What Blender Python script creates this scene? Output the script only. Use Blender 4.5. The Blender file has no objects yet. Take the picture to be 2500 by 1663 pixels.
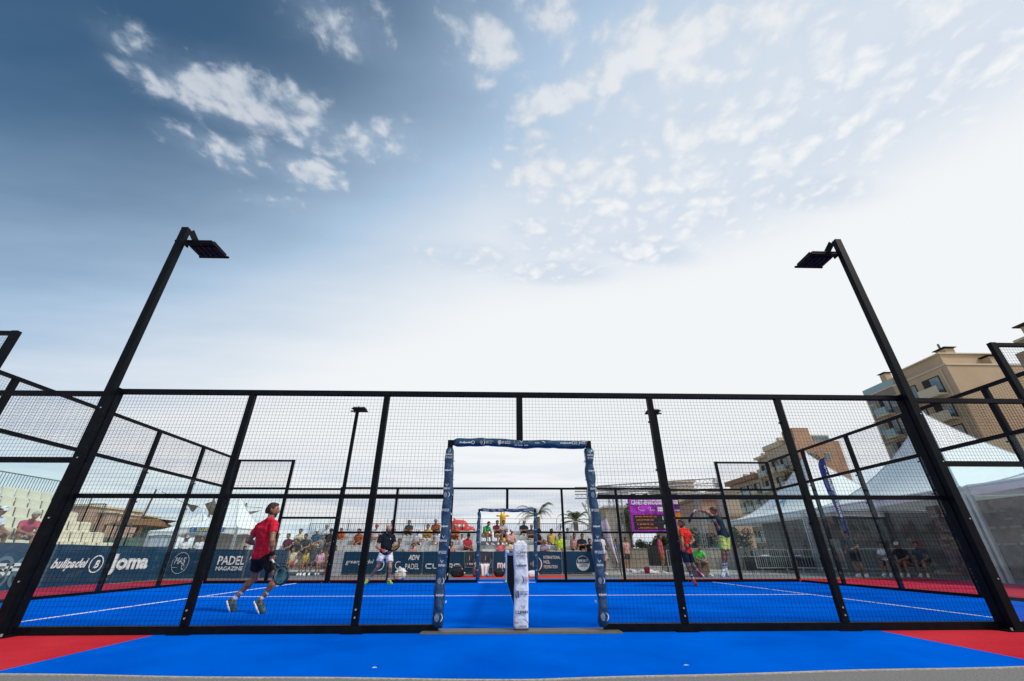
import bpy, math, random
import numpy as np
from mathutils import Vector, Matrix
random.seed(7)
S = bpy.context.scene
COL = S.collection
R = math.radians
PI = math.pi

# ------------------------------------------------------------------ camera
CQ = (-.2831, -6.0661, .8245, -.0289, .4768, -.0014, 1013.56)
def cam_axes():
    y, p, r = CQ[3:6]
    cy, sy, cp, sp, cr, sr = math.cos(y), math.sin(y), math.cos(p), math.sin(p), math.cos(r), math.sin(r)
    f = Vector((-sy*cp, cy*cp, sp)); rt = Vector((cy, sy, 0)); up = rt.cross(f)
    return rt*cr+up*sr, up*cr-rt*sr, f
AX, AU, AF = cam_axes()
cam = bpy.data.cameras.new('camera'); camo = bpy.data.objects.new('camera', cam); COL.objects.link(camo)
camo.matrix_world = Matrix(((AX.x, AU.x, -AF.x, CQ[0]), (AX.y, AU.y, -AF.y, CQ[1]), (AX.z, AU.z, -AF.z, CQ[2]), (0, 0, 0, 1)))
cam.sensor_width = 36; cam.lens = 36*CQ[6]/2500; cam.clip_end = 3000; cam.clip_start = .05
S.camera = camo
def at(px, py, Y):           # point at depth Y seen at photo pixel: only a calculator for coordinates
    v = AF + AX*((px-1250)/CQ[6]) - AU*((py-831.5)/CQ[6])
    return Vector(CQ[:3]) + v*((Y-CQ[1])/v.y)

# ------------------------------------------------------------------ world, sun, exposure
SUN_EL, SUN_AZ = R(48), R(118)          # azimuth measured clockwise from +Y
W = bpy.data.worlds.new('World'); S.world = W; W.use_nodes = True
W.cycles.sampling_method = 'MANUAL'; W.cycles.sample_map_resolution = 512
nt = W.node_tree; nt.nodes.clear()
def nd(t, **k):
    n = nt.nodes.new(t)
    for a, b in k.items(): setattr(n, a, b)
    return n
def lk(a, b): nt.links.new(a, b)
def val(x, sock):
    if isinstance(x, (int, float)): sock.default_value = x
    else: lk(x, sock)
def M(op, a, b=0., c=0., clamp=False):
    n = nd('ShaderNodeMath', operation=op, use_clamp=clamp)
    val(a, n.inputs[0]); val(b, n.inputs[1]); val(c, n.inputs[2]); return n.outputs[0]
def sstep(x, lo, hi):
    n = nd('ShaderNodeMapRange', interpolation_type='SMOOTHSTEP')
    val(x, n.inputs[0]); n.inputs[1].default_value = lo; n.inputs[2].default_value = hi; return n.outputs[0]
def mixc(f, a, b):
    n = nd('ShaderNodeMix', data_type='RGBA'); val(f, n.inputs[0])
    for s, i in ((a, 6), (b, 7)):
        if isinstance(s, tuple): n.inputs[i].default_value = (*s, 1)
        else: lk(s, n.inputs[i])
    return n.outputs[2]
sky = nd('ShaderNodeTexSky', sky_type='NISHITA', sun_disc=False, sun_elevation=SUN_EL, sun_rotation=SUN_AZ,
         air_density=1.0, dust_density=.6, ozone_density=2.2)
tc = nd('ShaderNodeTexCoord'); sep = nd('ShaderNodeSeparateXYZ'); lk(tc.outputs['Generated'], sep.inputs[0])
X_, Y_, Z_ = sep.outputs
zc = M('MAXIMUM', Z_, .02)
U_ = M('DIVIDE', X_, zc); V_ = M('DIVIDE', Y_, zc)
w = M('ADD', M('MULTIPLY_ADD', Z_, -1.62, 1.83), M('MULTIPLY', X_, M('MULTIPLY_ADD', X_, -.5, .70)))
comb = nd('ShaderNodeCombineXYZ'); lk(U_, comb.inputs[0]); lk(V_, comb.inputs[1])
# soft streaky veil
mp = nd('ShaderNodeMapping'); mp.inputs['Rotation'].default_value = (0, 0, R(-32)); mp.inputs['Scale'].default_value = (.7, 2.0, 1); lk(comb.outputs[0], mp.inputs[0])
nz = nd('ShaderNodeTexNoise'); nz.inputs['Scale'].default_value = 1.1; nz.inputs['Detail'].default_value = 5; nz.inputs['Roughness'].default_value = .5; lk(mp.outputs[0], nz.inputs[0])
w = M('ADD', w, M('MULTIPLY_ADD', nz.outputs[0], .24, -.12))
H = sstep(w, -.08, 1.06)
H1 = M('MULTIPLY', H, 2, clamp=True); H2 = M('MULTIPLY_ADD', H, 2, -1, clamp=True)
base = nd('ShaderNodeMix', data_type='RGBA', blend_type='MULTIPLY'); base.inputs[0].default_value = 1
lk(sky.outputs[0], base.inputs[6]); base.inputs[7].default_value = (.20, .60, .74, 1)
col = mixc(H2, mixc(H1, base.outputs[2], (4.2, 5.65, 7.45)), (8.95, 9.2, 9.4))
# distant bluish stratus low on the horizon
nb = nd('ShaderNodeTexNoise'); nb.inputs['Scale'].default_value = 3; nb.inputs['Detail'].default_value = 6
mb_ = nd('ShaderNodeMapping'); mb_.inputs['Scale'].default_value = (1.3, 1.3, 16); lk(tc.outputs['Generated'], mb_.inputs[0]); lk(mb_.outputs[0], nb.inputs[0])
low = M('MULTIPLY', M('SUBTRACT', 1, sstep(Z_, .02, .26)), sstep(nb.outputs[0], .40, .62))
col = mixc(M('MULTIPLY', low, .75), col, (4.9, 6.0, 7.7))
# cumulus patches: centre, half sizes and turn in the cloud-layer plane
BL = [(-.80, .55, .08, .04, 30, .6), (-.75, .65, .10, .05, 30, .95), (-.62, .66, .15, .06, 22, 1.1), (-.52, .73, .10, .05, 20, 1.1), (-.42, .77, .10, .045, 10, 1.05), (-.31, .745, .07, .04, 0, .85),
      (-.80, .80, .09, .045, 25, .85), (-.69, .80, .05, .03, 0, .8), (-.58, .88, .08, .05, 20, .95), (-.73, .99, .08, .03, 10, .55),
      (-.35, .47, .10, .06, 30, .65), (-.03, .52, .10, .06, 30, .85), (.10, .46, .14, .05, 20, .9), (.01, .62, .03, .08, 0, .5),
      (.11, .63, .06, .04, 0, 1.0), (.20, .60, .14, .05, -22, 1.15), (.34, .52, .18, .06, -22, 1.2), (.52, .46, .2, .05, -14, 1.1), (.50, .57, .08, .04, 0, .8), (.47, .70, .07, .09, 0, .85),
      (.66, .70, .14, .06, -5, .95), (.86, .69, .10, .05, 0, .75), (.12, .84, .14, .07, -8, 1.0), (.30, .83, .14, .06, 5, .95), (.27, .97, .16, .06, 12, .9), (.42, .90, .12, .06, 0, .85), (.14, 1.09, .10, .05, 0, .7),
      (.50, 1.18, .18, .07, 14, .75), (.65, .98, .12, .06, 0, .7), (-.12, 1.25, .16, .07, 6, .6), (.22, 1.33, .2, .08, 0, .6), (.9, .9, .2, .08, 0, .6),
      (1.6, -.3, .5, .3, 20, .7), (-1.2, -.6, .6, .3, 0, .7), (.2, -.9, .5, .2, 10, .8)]
n1 = nd('ShaderNodeTexNoise'); n1.inputs['Scale'].default_value = 8.5; n1.inputs['Detail'].default_value = 9; n1.inputs['Roughness'].default_value = .62; n1.inputs['Distortion'].default_value = .15; lk(comb.outputs[0], n1.inputs[0])
n2 = nd('ShaderNodeTexVoronoi', feature='SMOOTH_F1'); n2.inputs['Scale'].default_value = 17; n2.inputs['Smoothness'].default_value = .6; n2.voronoi_dimensions = '2D'
n1.noise_dimensions = '2D'
wv = nd('ShaderNodeTexNoise'); wv.inputs['Scale'].default_value = 9; wv.inputs['Detail'].default_value = 4; lk(comb.outputs[0], wv.inputs[0]); wv.noise_dimensions = '2D'; nz.noise_dimensions = '2D'
va = nd('ShaderNodeVectorMath', operation='SCALE'); lk(wv.outputs[1], va.inputs[0]); va.inputs[3].default_value = .12
vb = nd('ShaderNodeVectorMath', operation='ADD'); lk(comb.outputs[0], vb.inputs[0]); lk(va.outputs[0], vb.inputs[1]); lk(vb.outputs[0], n2.inputs[0])
mask = None
for (cu, cv, a, b, ang, amp) in BL:
    c, s = math.cos(R(ang)), math.sin(R(ang))
    du = M('SUBTRACT', U_, cu); dv = M('SUBTRACT', V_, cv)
    p = M('MULTIPLY_ADD', du, c/a, M('MULTIPLY', dv, s/a)); q = M('MULTIPLY_ADD', du, -s/b, M('MULTIPLY', dv, c/b))
    e = M('MULTIPLY', M('POWER', 2.718, M('MULTIPLY', M('MULTIPLY_ADD', p, p, M('MULTIPLY', q, q)), -.55)), amp)
    mask = e if mask is None else M('MAXIMUM', mask, e)
mask = M('MAXIMUM', mask, M('MULTIPLY', M('MULTIPLY', sstep(w, .25, .5), M('MULTIPLY', sstep(Z_, .5, .66), sstep(X_, -.12, .12))), .46))
den = M('ADD', M('MULTIPLY_ADD', n1.outputs[0], 1.7, -.20), M('MULTIPLY_ADD', n2.outputs[0], -.80, M('MULTIPLY', mask, .66)))
col = mixc(M('MULTIPLY', M('MULTIPLY', sstep(mask, .0, .9), M('MULTIPLY_ADD', n1.outputs[0], 1.4, -.25, clamp=True)), .55), col, (4.6, 5.9, 7.5))
cl = M('MULTIPLY', sstep(den, .54, 1.12), sstep(mask, .05, .35))
gap = M('MULTIPLY', sstep(mask, .02, .5), M('MULTIPLY_ADD', cl, -.9, 1))
shade = sstep(den, .75, 1.35)
col = mixc(M('MULTIPLY', M('MULTIPLY', gap, H2), .55), col, (5.5, 6.5, 8.0))
ccol = mixc(shade, mixc(H, (4.6, 5.3, 6.3), (8.3, 8.6, 9.0)), mixc(H, (6.4, 6.8, 7.4), (9.3, 9.4, 9.5)))
col = mixc(M('MULTIPLY', cl, .82), col, ccol)
bg = nd('ShaderNodeBackground'); bg.inputs[1].default_value = .1; lk(col, bg.inputs[0])
wo = nd('ShaderNodeOutputWorld'); lk(bg.outputs[0], wo.inputs[0])

sl = bpy.data.lights.new('sun', 'SUN'); sl.energy = 2.7; sl.angle = R(10); sl.color = (1, .93, .82)
so = bpy.data.objects.new('sun', sl); COL.objects.link(so)
sd = Vector((math.sin(SUN_AZ)*math.cos(SUN_EL), math.cos(SUN_AZ)*math.cos(SUN_EL), math.sin(SUN_EL)))
so.rotation_euler = sd.to_track_quat('Z', 'Y').to_euler()
vs = S.view_settings; vs.view_transform = 'Standard'; vs.look = 'None'; vs.exposure = 0; vs.gamma = 1
try: vs.use_curve_mapping = False
except Exception: pass

# ------------------------------------------------------------------ materials
MATS = {}
def mat(name, col, rough=.6, metal=0, var=.12, scale=8, bump=0., bscale=60, emit=0, spec=.4, detail=4, coat=0):
    if name in MATS: return MATS[name]
    m = bpy.data.materials.new(name); m.use_nodes = True; t = m.node_tree; b = t.nodes['Principled BSDF']
    b.inputs['Roughness'].default_value = rough; b.inputs['Metallic'].default_value = metal
    b.inputs['Specular IOR Level'].default_value = spec; b.inputs['Coat Weight'].default_value = coat
    tcn = t.nodes.new('ShaderNodeTexCoord'); n = t.nodes.new('ShaderNodeTexNoise'); n.inputs['Scale'].default_value = scale; n.inputs['Detail'].default_value = detail
    t.links.new(tcn.outputs['Object'], n.inputs[0])
    r = t.nodes.new('ShaderNodeValToRGB'); r.color_ramp.elements[0].position = .3; r.color_ramp.elements[1].position = .7
    r.color_ramp.elements[0].color = (*[c*(1-var) for c in col], 1); r.color_ramp.elements[1].color = (*[min(1, c*(1+var)) for c in col], 1)
    t.links.new(n.outputs[0], r.inputs[0]); t.links.new(r.outputs[0], b.inputs['Base Color'])
    if emit:
        t.links.new(r.outputs[0], b.inputs['Emission Color']); b.inputs['Emission Strength'].default_value = emit
    if bump:
        nb2 = t.nodes.new('ShaderNodeTexNoise'); nb2.inputs['Scale'].default_value = bscale; nb2.inputs['Detail'].default_value = 3
        t.links.new(tcn.outputs['Object'], nb2.inputs[0]); bp = t.nodes.new('ShaderNodeBump'); bp.inputs['Strength'].default_value = bump; bp.inputs['Distance'].default_value = .02
        t.links.new(nb2.outputs[0], bp.inputs['Height']); t.links.new(bp.outputs[0], b.inputs['Normal'])
    MATS[name] = m; return m
def turf(name, c1, c2, fine=220, sandc=(.10, .30, .78)):
    m = bpy.data.materials.new(name); m.use_nodes = True; t = m.node_tree; b = t.nodes['Principled BSDF']
    b.inputs['Roughness'].default_value = .95; b.inputs['Specular IOR Level'].default_value = .0
    tcn = t.nodes.new('ShaderNodeTexCoord')
    def ns(sc, det, rgh=.55, sx=1, sy=1):
        mp = t.nodes.new('ShaderNodeMapping'); mp.inputs['Scale'].default_value = (sx, sy, 1); t.links.new(tcn.outputs['Object'], mp.inputs[0])
        n = t.nodes.new('ShaderNodeTexNoise'); n.inputs['Scale'].default_value = sc; n.inputs['Detail'].default_value = det; n.inputs['Roughness'].default_value = rgh
        t.links.new(mp.outputs[0], n.inputs[0]); return n.outputs[0]
    def mx(f, a, bb, bt='MIX'):
        n = t.nodes.new('ShaderNodeMix'); n.data_type = 'RGBA'; n.blend_type = bt
        if isinstance(f, float): n.inputs[0].default_value = f
        else: t.links.new(f, n.inputs[0])
        for s, i in ((a, 6), (bb, 7)):
            if isinstance(s, tuple): n.inputs[i].default_value = (*s, 1)
            else: t.links.new(s, n.inputs[i])
        return n.outputs[2]
    def rmp(x, lo, hi):
        n = t.nodes.new('ShaderNodeMapRange'); t.links.new(x, n.inputs[0]); n.inputs[1].default_value = lo; n.inputs[2].default_value = hi; return n.outputs[0]
    c = mx(rmp(ns(.7, 6, .6), .35, .65), c1, c2)
    c = mx(rmp(ns(fine, 2), .3, .7), c, mx(1.0, c, (.72, .78, .82), 'MULTIPLY'))
    c = mx(rmp(ns(55, 3, .7, 1, 2.2), .35, .72), c, mx(1.0, c, (.80, .86, .90), 'MULTIPLY'))
    sand = rmp(ns(1.6, 9, .72, .5, 1.8), .66, .80)
    f = t.nodes.new('ShaderNodeMath'); f.operation = 'MULTIPLY'; t.links.new(sand, f.inputs[0]); f.inputs[1].default_value = .22
    c = mx(f.outputs[0], c, sandc)
    t.links.new(c, b.inputs['Base Color'])
    bp = t.nodes.new('ShaderNodeBump'); bp.inputs['Strength'].default_value = .6; bp.inputs['Distance'].default_value = .01
    t.links.new(ns(fine*.6, 3), bp.inputs['Height']); t.links.new(bp.outputs[0], b.inputs['Normal'])
    MATS[name] = m; return m
def glass(name, tint, rough=.02, milky=0.):
    m = bpy.data.materials.new(name); m.use_nodes = True; t = m.node_tree; t.nodes.clear()
    o = t.nodes.new('ShaderNodeOutputMaterial'); tr = t.nodes.new('ShaderNodeBsdfTransparent'); tr.inputs[0].default_value = (*tint, 1)
    g = t.nodes.new('ShaderNodeBsdfGlossy'); g.inputs['Roughness'].default_value = rough; g.inputs[0].default_value = (.9, .95, .95, 1)
    fr = t.nodes.new('ShaderNodeFresnel'); fr.inputs[0].default_value = 1.45
    geo = t.nodes.new('ShaderNodeNewGeometry'); ml = t.nodes.new('ShaderNodeMath'); ml.operation = 'MULTIPLY'
    sb = t.nodes.new('ShaderNodeMath'); sb.operation = 'SUBTRACT'; sb.inputs[0].default_value = 1; t.links.new(geo.outputs['Backfacing'], sb.inputs[1])
    t.links.new(fr.outputs[0], ml.inputs[0]); t.links.new(sb.outputs[0], ml.inputs[1])
    mx = t.nodes.new('ShaderNodeMixShader'); t.links.new(ml.outputs[0], mx.inputs[0]); t.links.new(tr.outputs[0], mx.inputs[1]); t.links.new(g.outputs[0], mx.inputs[2])
    sh = mx.outputs[0]
    if milky:
        d = t.nodes.new('ShaderNodeBsdfDiffuse'); d.inputs[0].default_value = (.45, .62, .66, 1)
        m2 = t.nodes.new('ShaderNodeMixShader'); m2.inputs[0].default_value = milky; t.links.new(sh, m2.inputs[1]); t.links.new(d.outputs[0], m2.inputs[2]); sh = m2.outputs[0]
    t.links.new(sh, o.inputs[0]); MATS[name] = m; return m

blue = turf('blue_turf', (.0, .104, .62), (.0, .150, .80))
red = turf('red_carpet', (.56, .022, .036), (.70, .045, .06), 120, (.75, .18, .18))
asph = mat('asphalt', (.19, .185, .18), .9, var=.45, scale=90, bump=.5, bscale=140, detail=6)
pave = mat('paving', (.34, .33, .31), .9, var=.2, scale=3, detail=8)
white = mat('white_line', (.78, .8, .82), .8)
black = mat('black_steel', (.003, .0045, .007), .5, var=.5, scale=9, spec=.10, bump=.15, bscale=50)
wire = mat('black_wire', (.004, .005, .007), .6, spec=.1)
glas = glass('court_glass', (.93, .980, .985), .02, .006)
navy = mat('navy_vinyl', (.008, .050, .115), .33, var=.2, scale=3, bump=.9, bscale=16, spec=.5)
navyb = mat('navy_banner', (.006, .048, .105), .65, var=.12, scale=2, bump=.2, bscale=5, spec=.25)
pad = mat('white_vinyl', (.72, .74, .80), .42, var=.06, bump=.6, bscale=18)
ink_w = mat('white_print', (.82, .84, .86), .5, var=.03)
ink_n = mat('navy_print', (.02, .06, .14), .5)
ink_o = mat('orange_print', (.85, .22, .03), .5, emit=.35)
ink_y = mat('yellow_print', (.85, .62, .02), .5)
ink_g = mat('grey_print', (.10, .19, .25), .5)
ink_r = mat('red_print', (.55, .25, .27), .5)
steel = mat('galvanised_steel', (.42, .43, .44), .45, .6, var=.2)
dsteel = mat('dark_galvanised', (.13, .15, .15), .5, .4)
tentc = mat('tent_canvas', (.90, .92, .93), .8, var=.04, bump=.25, bscale=3)
_t = tentc.node_tree; _o = _t.nodes['Material Output']; _p = _t.nodes['Principled BSDF']; _p.inputs['Specular IOR Level'].default_value = .1
_tr = _t.nodes.new('ShaderNodeBsdfTranslucent'); _tr.inputs[0].default_value = (.88, .90, .93, 1); _mx = _t.nodes.new('ShaderNodeMixShader'); _mx.inputs[0].default_value = .10
_t.links.new(_p.outputs[0], _mx.inputs[1]); _t.links.new(_tr.outputs[0], _mx.inputs[2]); _t.links.new(_mx.outputs[0], _o.inputs[0])
skin_mats = [mat('skin_tan', (.31, .145, .085), .55, var=.12), mat('skin_light', (.42, .21, .135), .55, var=.1), mat('skin_dark', (.17, .075, .05), .55, var=.1)]
def fab(c, nm=None): return mat(nm or 'fabric_%02x%02x%02x' % tuple(int(255*min(1, x)) for x in c), c, .85, var=.14, scale=12, bump=.35, bscale=22, spec=.15)
hair_m = [mat('hair_dark', (.025, .018, .014), .6), mat('hair_brown', (.04, .019, .011), .7, var=.4, scale=60), mat('hair_grey', (.38, .36, .34), .7)]

# ------------------------------------------------------------------ helpers
def tag(o, label=None, cat=None, group=None, kind=None):
    if label: o['label'] = label
    if cat: o['category'] = cat
    if group: o['group'] = group
    if kind: o['kind'] = kind
    return o
def thing(name, label, cat, loc=(0, 0, 0), rz=0, group=None):
    o = bpy.data.objects.new(name, None); COL.objects.link(o); o.empty_display_size = .2
    o.location = loc; o.rotation_euler = (0, 0, rz); return tag(o, label, cat, group)
def wl(o):
    v = Vector((0, 0, 0))
    while o is not None: v += Vector(o.location); o = o.parent
    return v
class MB:
    def __init__(s): s.v = []; s.f = []
    def add(s, vs, fs):
        n = len(s.v); s.v += [tuple(x) for x in vs]; s.f += [tuple(i+n for i in f) for f in fs]; return s
    def box(s, x0, x1, y0, y1, z0, z1):
        vs = [(x, y, z) for z in (z0, z1) for y in (y0, y1) for x in (x0, x1)]
        return s.add(vs, [(0, 2, 3, 1), (4, 5, 7, 6), (0, 1, 5, 4), (2, 6, 7, 3), (0, 4, 6, 2), (1, 3, 7, 5)])
    def bar(s, p, q, w, h=None, up=(0, 0, 1)):
        p = Vector(p); q = Vector(q); h = h or w; d = (q-p).normalized(); u = Vector(up)
        if abs(d.dot(u)) > .95: u = Vector((0, 1, 0))
        a = d.cross(u).normalized()*w/2; b = a.cross(d).normalized()*h/2
        vs = [c+i*a+j*b for c in (p, q) for i, j in ((-1, -1), (1, -1), (1, 1), (-1, 1))]
        return s.add(vs, [(0, 1, 2, 3)[::-1], (4, 5, 6, 7), (0, 1, 5, 4), (1, 2, 6, 5), (2, 3, 7, 6), (3, 0, 4, 7)])
    def tube(s, pts, rad, n=8, cap=True):
        pts = [Vector(p) for p in pts]; rs = rad if isinstance(rad, (list, tuple)) else [rad]*len(pts); vs = []
        for i, p in enumerate(pts):
            d = (pts[min(i+1, len(pts)-1)]-pts[max(i-1, 0)]).normalized(); u = Vector((0, 0, 1)) if abs(d.z) < .9 else Vector((0, 1, 0))
            a = d.cross(u).normalized(); b = a.cross(d)
            vs += [p+rs[i]*(a*math.cos(2*PI*k/n)+b*math.sin(2*PI*k/n)) for k in range(n)]
        fs = [(i*n+k, i*n+(k+1) % n, (i+1)*n+(k+1) % n, (i+1)*n+k) for i in range(len(pts)-1) for k in range(n)]
        if cap: fs += [tuple(range(n))[::-1], tuple((len(pts)-1)*n+k for k in range(n))]
        return s.add(vs, fs)
    def ball(s, c, r, n=10, sq=(1, 1, 1)):
        c = Vector(c); vs = []; m = n//2
        for i in range(m+1):
            t = PI*i/m
            vs += [c+Vector((r*sq[0]*math.sin(t)*math.cos(2*PI*k/n), r*sq[1]*math.sin(t)*math.sin(2*PI*k/n), r*sq[2]*math.cos(t))) for k in range(n)]
        return s.add(vs, [(i*n+k, (i+1)*n+k, (i+1)*n+(k+1) % n, i*n+(k+1) % n) for i in range(m) for k in range(n)])
    def grid(s, fn, nu, nv):
        vs = [fn(i/nu, j/nv) for j in range(nv+1) for i in range(nu+1)]
        return s.add(vs, [(j*(nu+1)+i, j*(nu+1)+i+1, (j+1)*(nu+1)+i+1, (j+1)*(nu+1)+i) for j in range(nv) for i in range(nu)])
    def mesh(s, name, m=None, off=(0, 0, 0), smooth=False):
        me = bpy.data.meshes.new(name); o = Vector(off)
        me.from_pydata([Vector(v)-o for v in s.v], [], s.f); me.update()
        if m: me.materials.append(m)
        if smooth: me.shade_smooth()
        return me
def part(name, mb, m, parent=None, world=True, smooth=False, kind=None, label=None):
    """one mesh object; coordinates given in the world (or in the parent's frame when world=False)"""
    off = wl(parent) if (world and parent is not None) else Vector((0, 0, 0))
    o = bpy.data.objects.new(name, mb if isinstance(mb, bpy.types.Mesh) else mb.mesh(name, m, off, smooth))
    COL.objects.link(o)
    if parent is not None: o.parent = parent
    if kind: o['kind'] = kind
    if label: o['label'] = label
    return o
def solo(name, mb, m, label, cat, group=None, smooth=False, loc=None):
    v = np.array(mb.v); c = Vector(loc) if loc else Vector(((v[:, 0].min()+v[:, 0].max())/2, (v[:, 1].min()+v[:, 1].max())/2, v[:, 2].min()))
    o = bpy.data.objects.new(name, mb.mesh(name, m, c, smooth)); o.location = c; COL.objects.link(o); return tag(o, label, cat, group)
def struct(name, mb, m):
    o = bpy.data.objects.new(name, mb.mesh(name, m)); COL.objects.link(o); o['kind'] = 'structure'; return o
def copy_tree(o, parent=None, mats=None):
    c = o.copy(); COL.objects.link(c); c.parent = parent
    for ch in o.children: copy_tree(ch, c)
    return c

# flat print: frame = (origin, right, up); pieces stand proud of their surface along the normal
class Frame:
    def __init__(s, o, r, u): s.o = Vector(o); s.r = Vector(r).normalized(); s.u = Vector(u).normalized(); s.n = s.r.cross(s.u)
    def p(s, x, y, d=.003): return s.o+s.r*x+s.u*y+s.n*d
def text(fr, body, x, y, h, m, parent, align='CENTER', shear=0, fat=0., width=None, d=.004, spacing=1, mats=True):
    cu = bpy.data.curves.new('lettering', 'FONT'); cu.body = body; cu.size = 1; cu.align_x = align; cu.shear = shear; cu.offset = fat; cu.space_character = spacing
    cu.resolution_u = 3; cu.extrude = .004
    ob = bpy.data.objects.new('lettering', cu); COL.objects.link(ob); bpy.context.view_layer.update()
    dg = bpy.context.evaluated_depsgraph_get(); me = bpy.data.meshes.new_from_object(ob.evaluated_get(dg))
    bpy.data.objects.remove(ob); vs = np.array([v.co[:] for v in me.vertices])
    sx = h/.70; wd = vs[:, 0].max()-vs[:, 0].min()
    fx = width/wd if width else sx
    off = wl(parent)
    for v in me.vertices: v.co = fr.p(x+v.co.x*fx, y+v.co.y*sx, d+v.co.z*.3)-off
    me.materials.clear(); me.materials.append(m)
    return part('lettering', me, m, parent)
def strokes(fr, lines, th, m, parent, name='lettering', d=.004, tk=.002):
    mb = MB()
    for ln in lines:
        for (a, b) in zip(ln[:-1], ln[1:]):
            a2 = Vector(a); b2 = Vector(b); dv = (b2-a2).normalized()*th/2*.9
            mb.bar(fr.p(*(a2-dv), d), fr.p(*(b2+dv), d), th, tk, up=fr.n)
    return part(name, mb, m, parent)
def ring(fr, cx, cy, r, th, m, parent, a0=0, a1=360, name='emblem', n=28, d=.004, sy=1, taper=False):
    vs, fs = [], []
    for i in range(n+1):
        a = R(a0+(a1-a0)*i/n); t2 = th*(math.sin(PI*i/n) if taper else 1)+.0004
        for k in (r-t2/2, r+t2/2): vs.append(fr.p(cx+k*math.cos(a), cy+sy*k*math.sin(a), d))
    for i in range(n): fs.append((2*i, 2*i+1, 2*i+3, 2*i+2))
    return part(name, MB().add(vs, fs), m, parent)
def poly(fr, pts, m, parent, name='emblem', d=.004):
    return part(name, MB().add([fr.p(x, y, d) for x, y in pts], [tuple(range(len(pts)))]), m, parent)
def disc(fr, cx, cy, r, m, parent, a0=0, a1=360, d=.004):
    n = 24; return poly(fr, [(cx+r*math.cos(R(a0+(a1-a0)*i/n)), cy+r*math.sin(R(a0+(a1-a0)*i/n))) for i in range(n if a1-a0 == 360 else n+1)], m, parent, d=d)
GL = {'C': [[(1, 1), (0, 1), (0, 0), (1, 0)]], 'U': [[(0, 1), (0, 0), (1, 0), (1, 1)]], 'P': [[(0, 0), (0, 1), (1, 1), (1, .42), (0, .42)]],
      'R': [[(0, 0), (0, 1), (1, 1), (1, .42), (0, .42)], [(.6, .42), (1, 0)]], 'A': [[(0, 0), (0, 1), (1, 1), (1, 0)], [(0, .45), (1, .45)]]}
def wordmark(fr, x, y, w, h, m, parent, th=None, d=.004, word='CUPRA'):
    n = len(word); lw = w/n*.74; th = th or h*.2; L = []
    for i, c in enumerate(word):
        for ln in GL[c]: L.append([(x-w/2+i*w/n+px*lw, y+py*h) for px, py in ln])
    return strokes(fr, L, th, m, parent, d=d)
def mask_emblem(fr, x, y, s, m, parent, d=.004):
    for k in (-1, 1):
        poly(fr, [(x+k*px*s, y+py*s) for px, py in ((0, .25), (.55, .55), (1.0, 1.0), (.78, .42), (.42, .12), (.2, -.45), (.28, .1), (.52, .42))][::(1 if k > 0 else -1)], m, parent, d=d)
    poly(fr, [(x-s*.16, y-s*.1), (x, y-s*.75), (x+s*.16, y-s*.1), (x, y+s*.05)], m, parent, d=d)
def fip_emblem(fr, x, y, r, m, parent, d=.004):
    ring(fr, x, y, r, r*.2, m, parent, -62, 62, taper=True, d=d)
    L = []
    for i in range(7):
        t = (i-3)/3; hw = r*.62*math.sqrt(max(.05, 1-t*t*.85)); L.append([(x-r*.25-hw, y+t*r*.72), (x-r*.25+hw*.75, y+t*r*.72)])
    strokes(fr, L, r*.05, m, parent, name='emblem', d=d)

# ------------------------------------------------------------------ ground
g = MB().box(-400, 400, -30, 60, -.4, -.012); struct('ground', g, asph)
struct('sand', MB().box(-400, 400, 60, 140, -.5, -.03), mat('sand', (.42, .36, .27), .95, bump=.4, bscale=1))
struct('sea', MB().box(-1500, 1500, 140.2, 2500, -.9, -.5), mat('sea_water', (.06, .16, .24), .25, var=.2, scale=.05, bump=.5, bscale=.4))
struct('esplanade', MB().box(-60, 60, 16.2, 60, -.05, -.006), pave)
def sheet(name, pts, z, m, t=.004):
    n = len(pts); mb = MB().add([(x, y, z) for x, y in pts]+[(x, y, z-t) for x, y in pts], [tuple(range(n)), tuple(range(n, 2*n))[::-1]]+[(i, i+n, (i+1) % n+n, (i+1) % n) for i in range(n)])
    return struct(name, mb, m)
def edge_y(x): return -2.13 + .03*abs(x) + (.045*(-x) if x < 0 else .035*x) + .012*math.sin(3*x) + .02*math.sin(.7*x)
XS = [-4.3+8.68*i/60 for i in range(61)]
sheet('court_surface', [(-10, 0), (10, 0), (10, 10), (-10, 10)], 0, blue, .01)
sheet('blue_carpet', [(x, edge_y(x)) for x in XS]+[(4.38, -.002), (-4.3, -.002)], -.001, blue, .01)
lx = [(-4.3+.02*math.sin(9*t)+.012*math.sin(23*t), -.06-1.9*t) for t in [i/20 for i in range(21)]]
sheet('red_carpet', [(-12, -2.0)]+[(x-.004, y) for x, y in lx[::-1]]+[(-12, -.06)], -.002, red, .008)
sheet('red_carpet', [(4.384, -1.92), (12, -1.7), (12, -.06), (4.384, -.06)], -.002, red, .008)
sheet('blue_carpet', [(-4.1, 10.06), (4.3, 10.06), (4.3, 12.3), (-4.1, 12.3)], -.001, blue, .01)
sheet('red_carpet', [(-12.9, 10.06), (-4.105, 10.06), (-4.105, 12.3), (-12.9, 12.3)], -.002, red, .008)
sheet('red_carpet', [(4.305, 10.06), (16, 10.06), (16, 12.1), (4.305, 12.3)], -.002, red, .008)
sheet('red_carpet', [(-13.4, -.055), (-10.06, -.055), (-10.06, 10.055), (-13.4, 10.055)], -.002, red, .008)
sheet('red_carpet', [(10.06, -.055), (15.9, -.055), (15.9, 10.055), (10.06, 10.055)], -.002, red, .008)
sheet('red_carpet', [(-2.1, 13.2), (2.6, 13.2), (2.6, 15.4), (-2.1, 15.4)], -.001, mat('red_mat', (.62, .04, .03), .9, bump=.3), .006)
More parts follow.
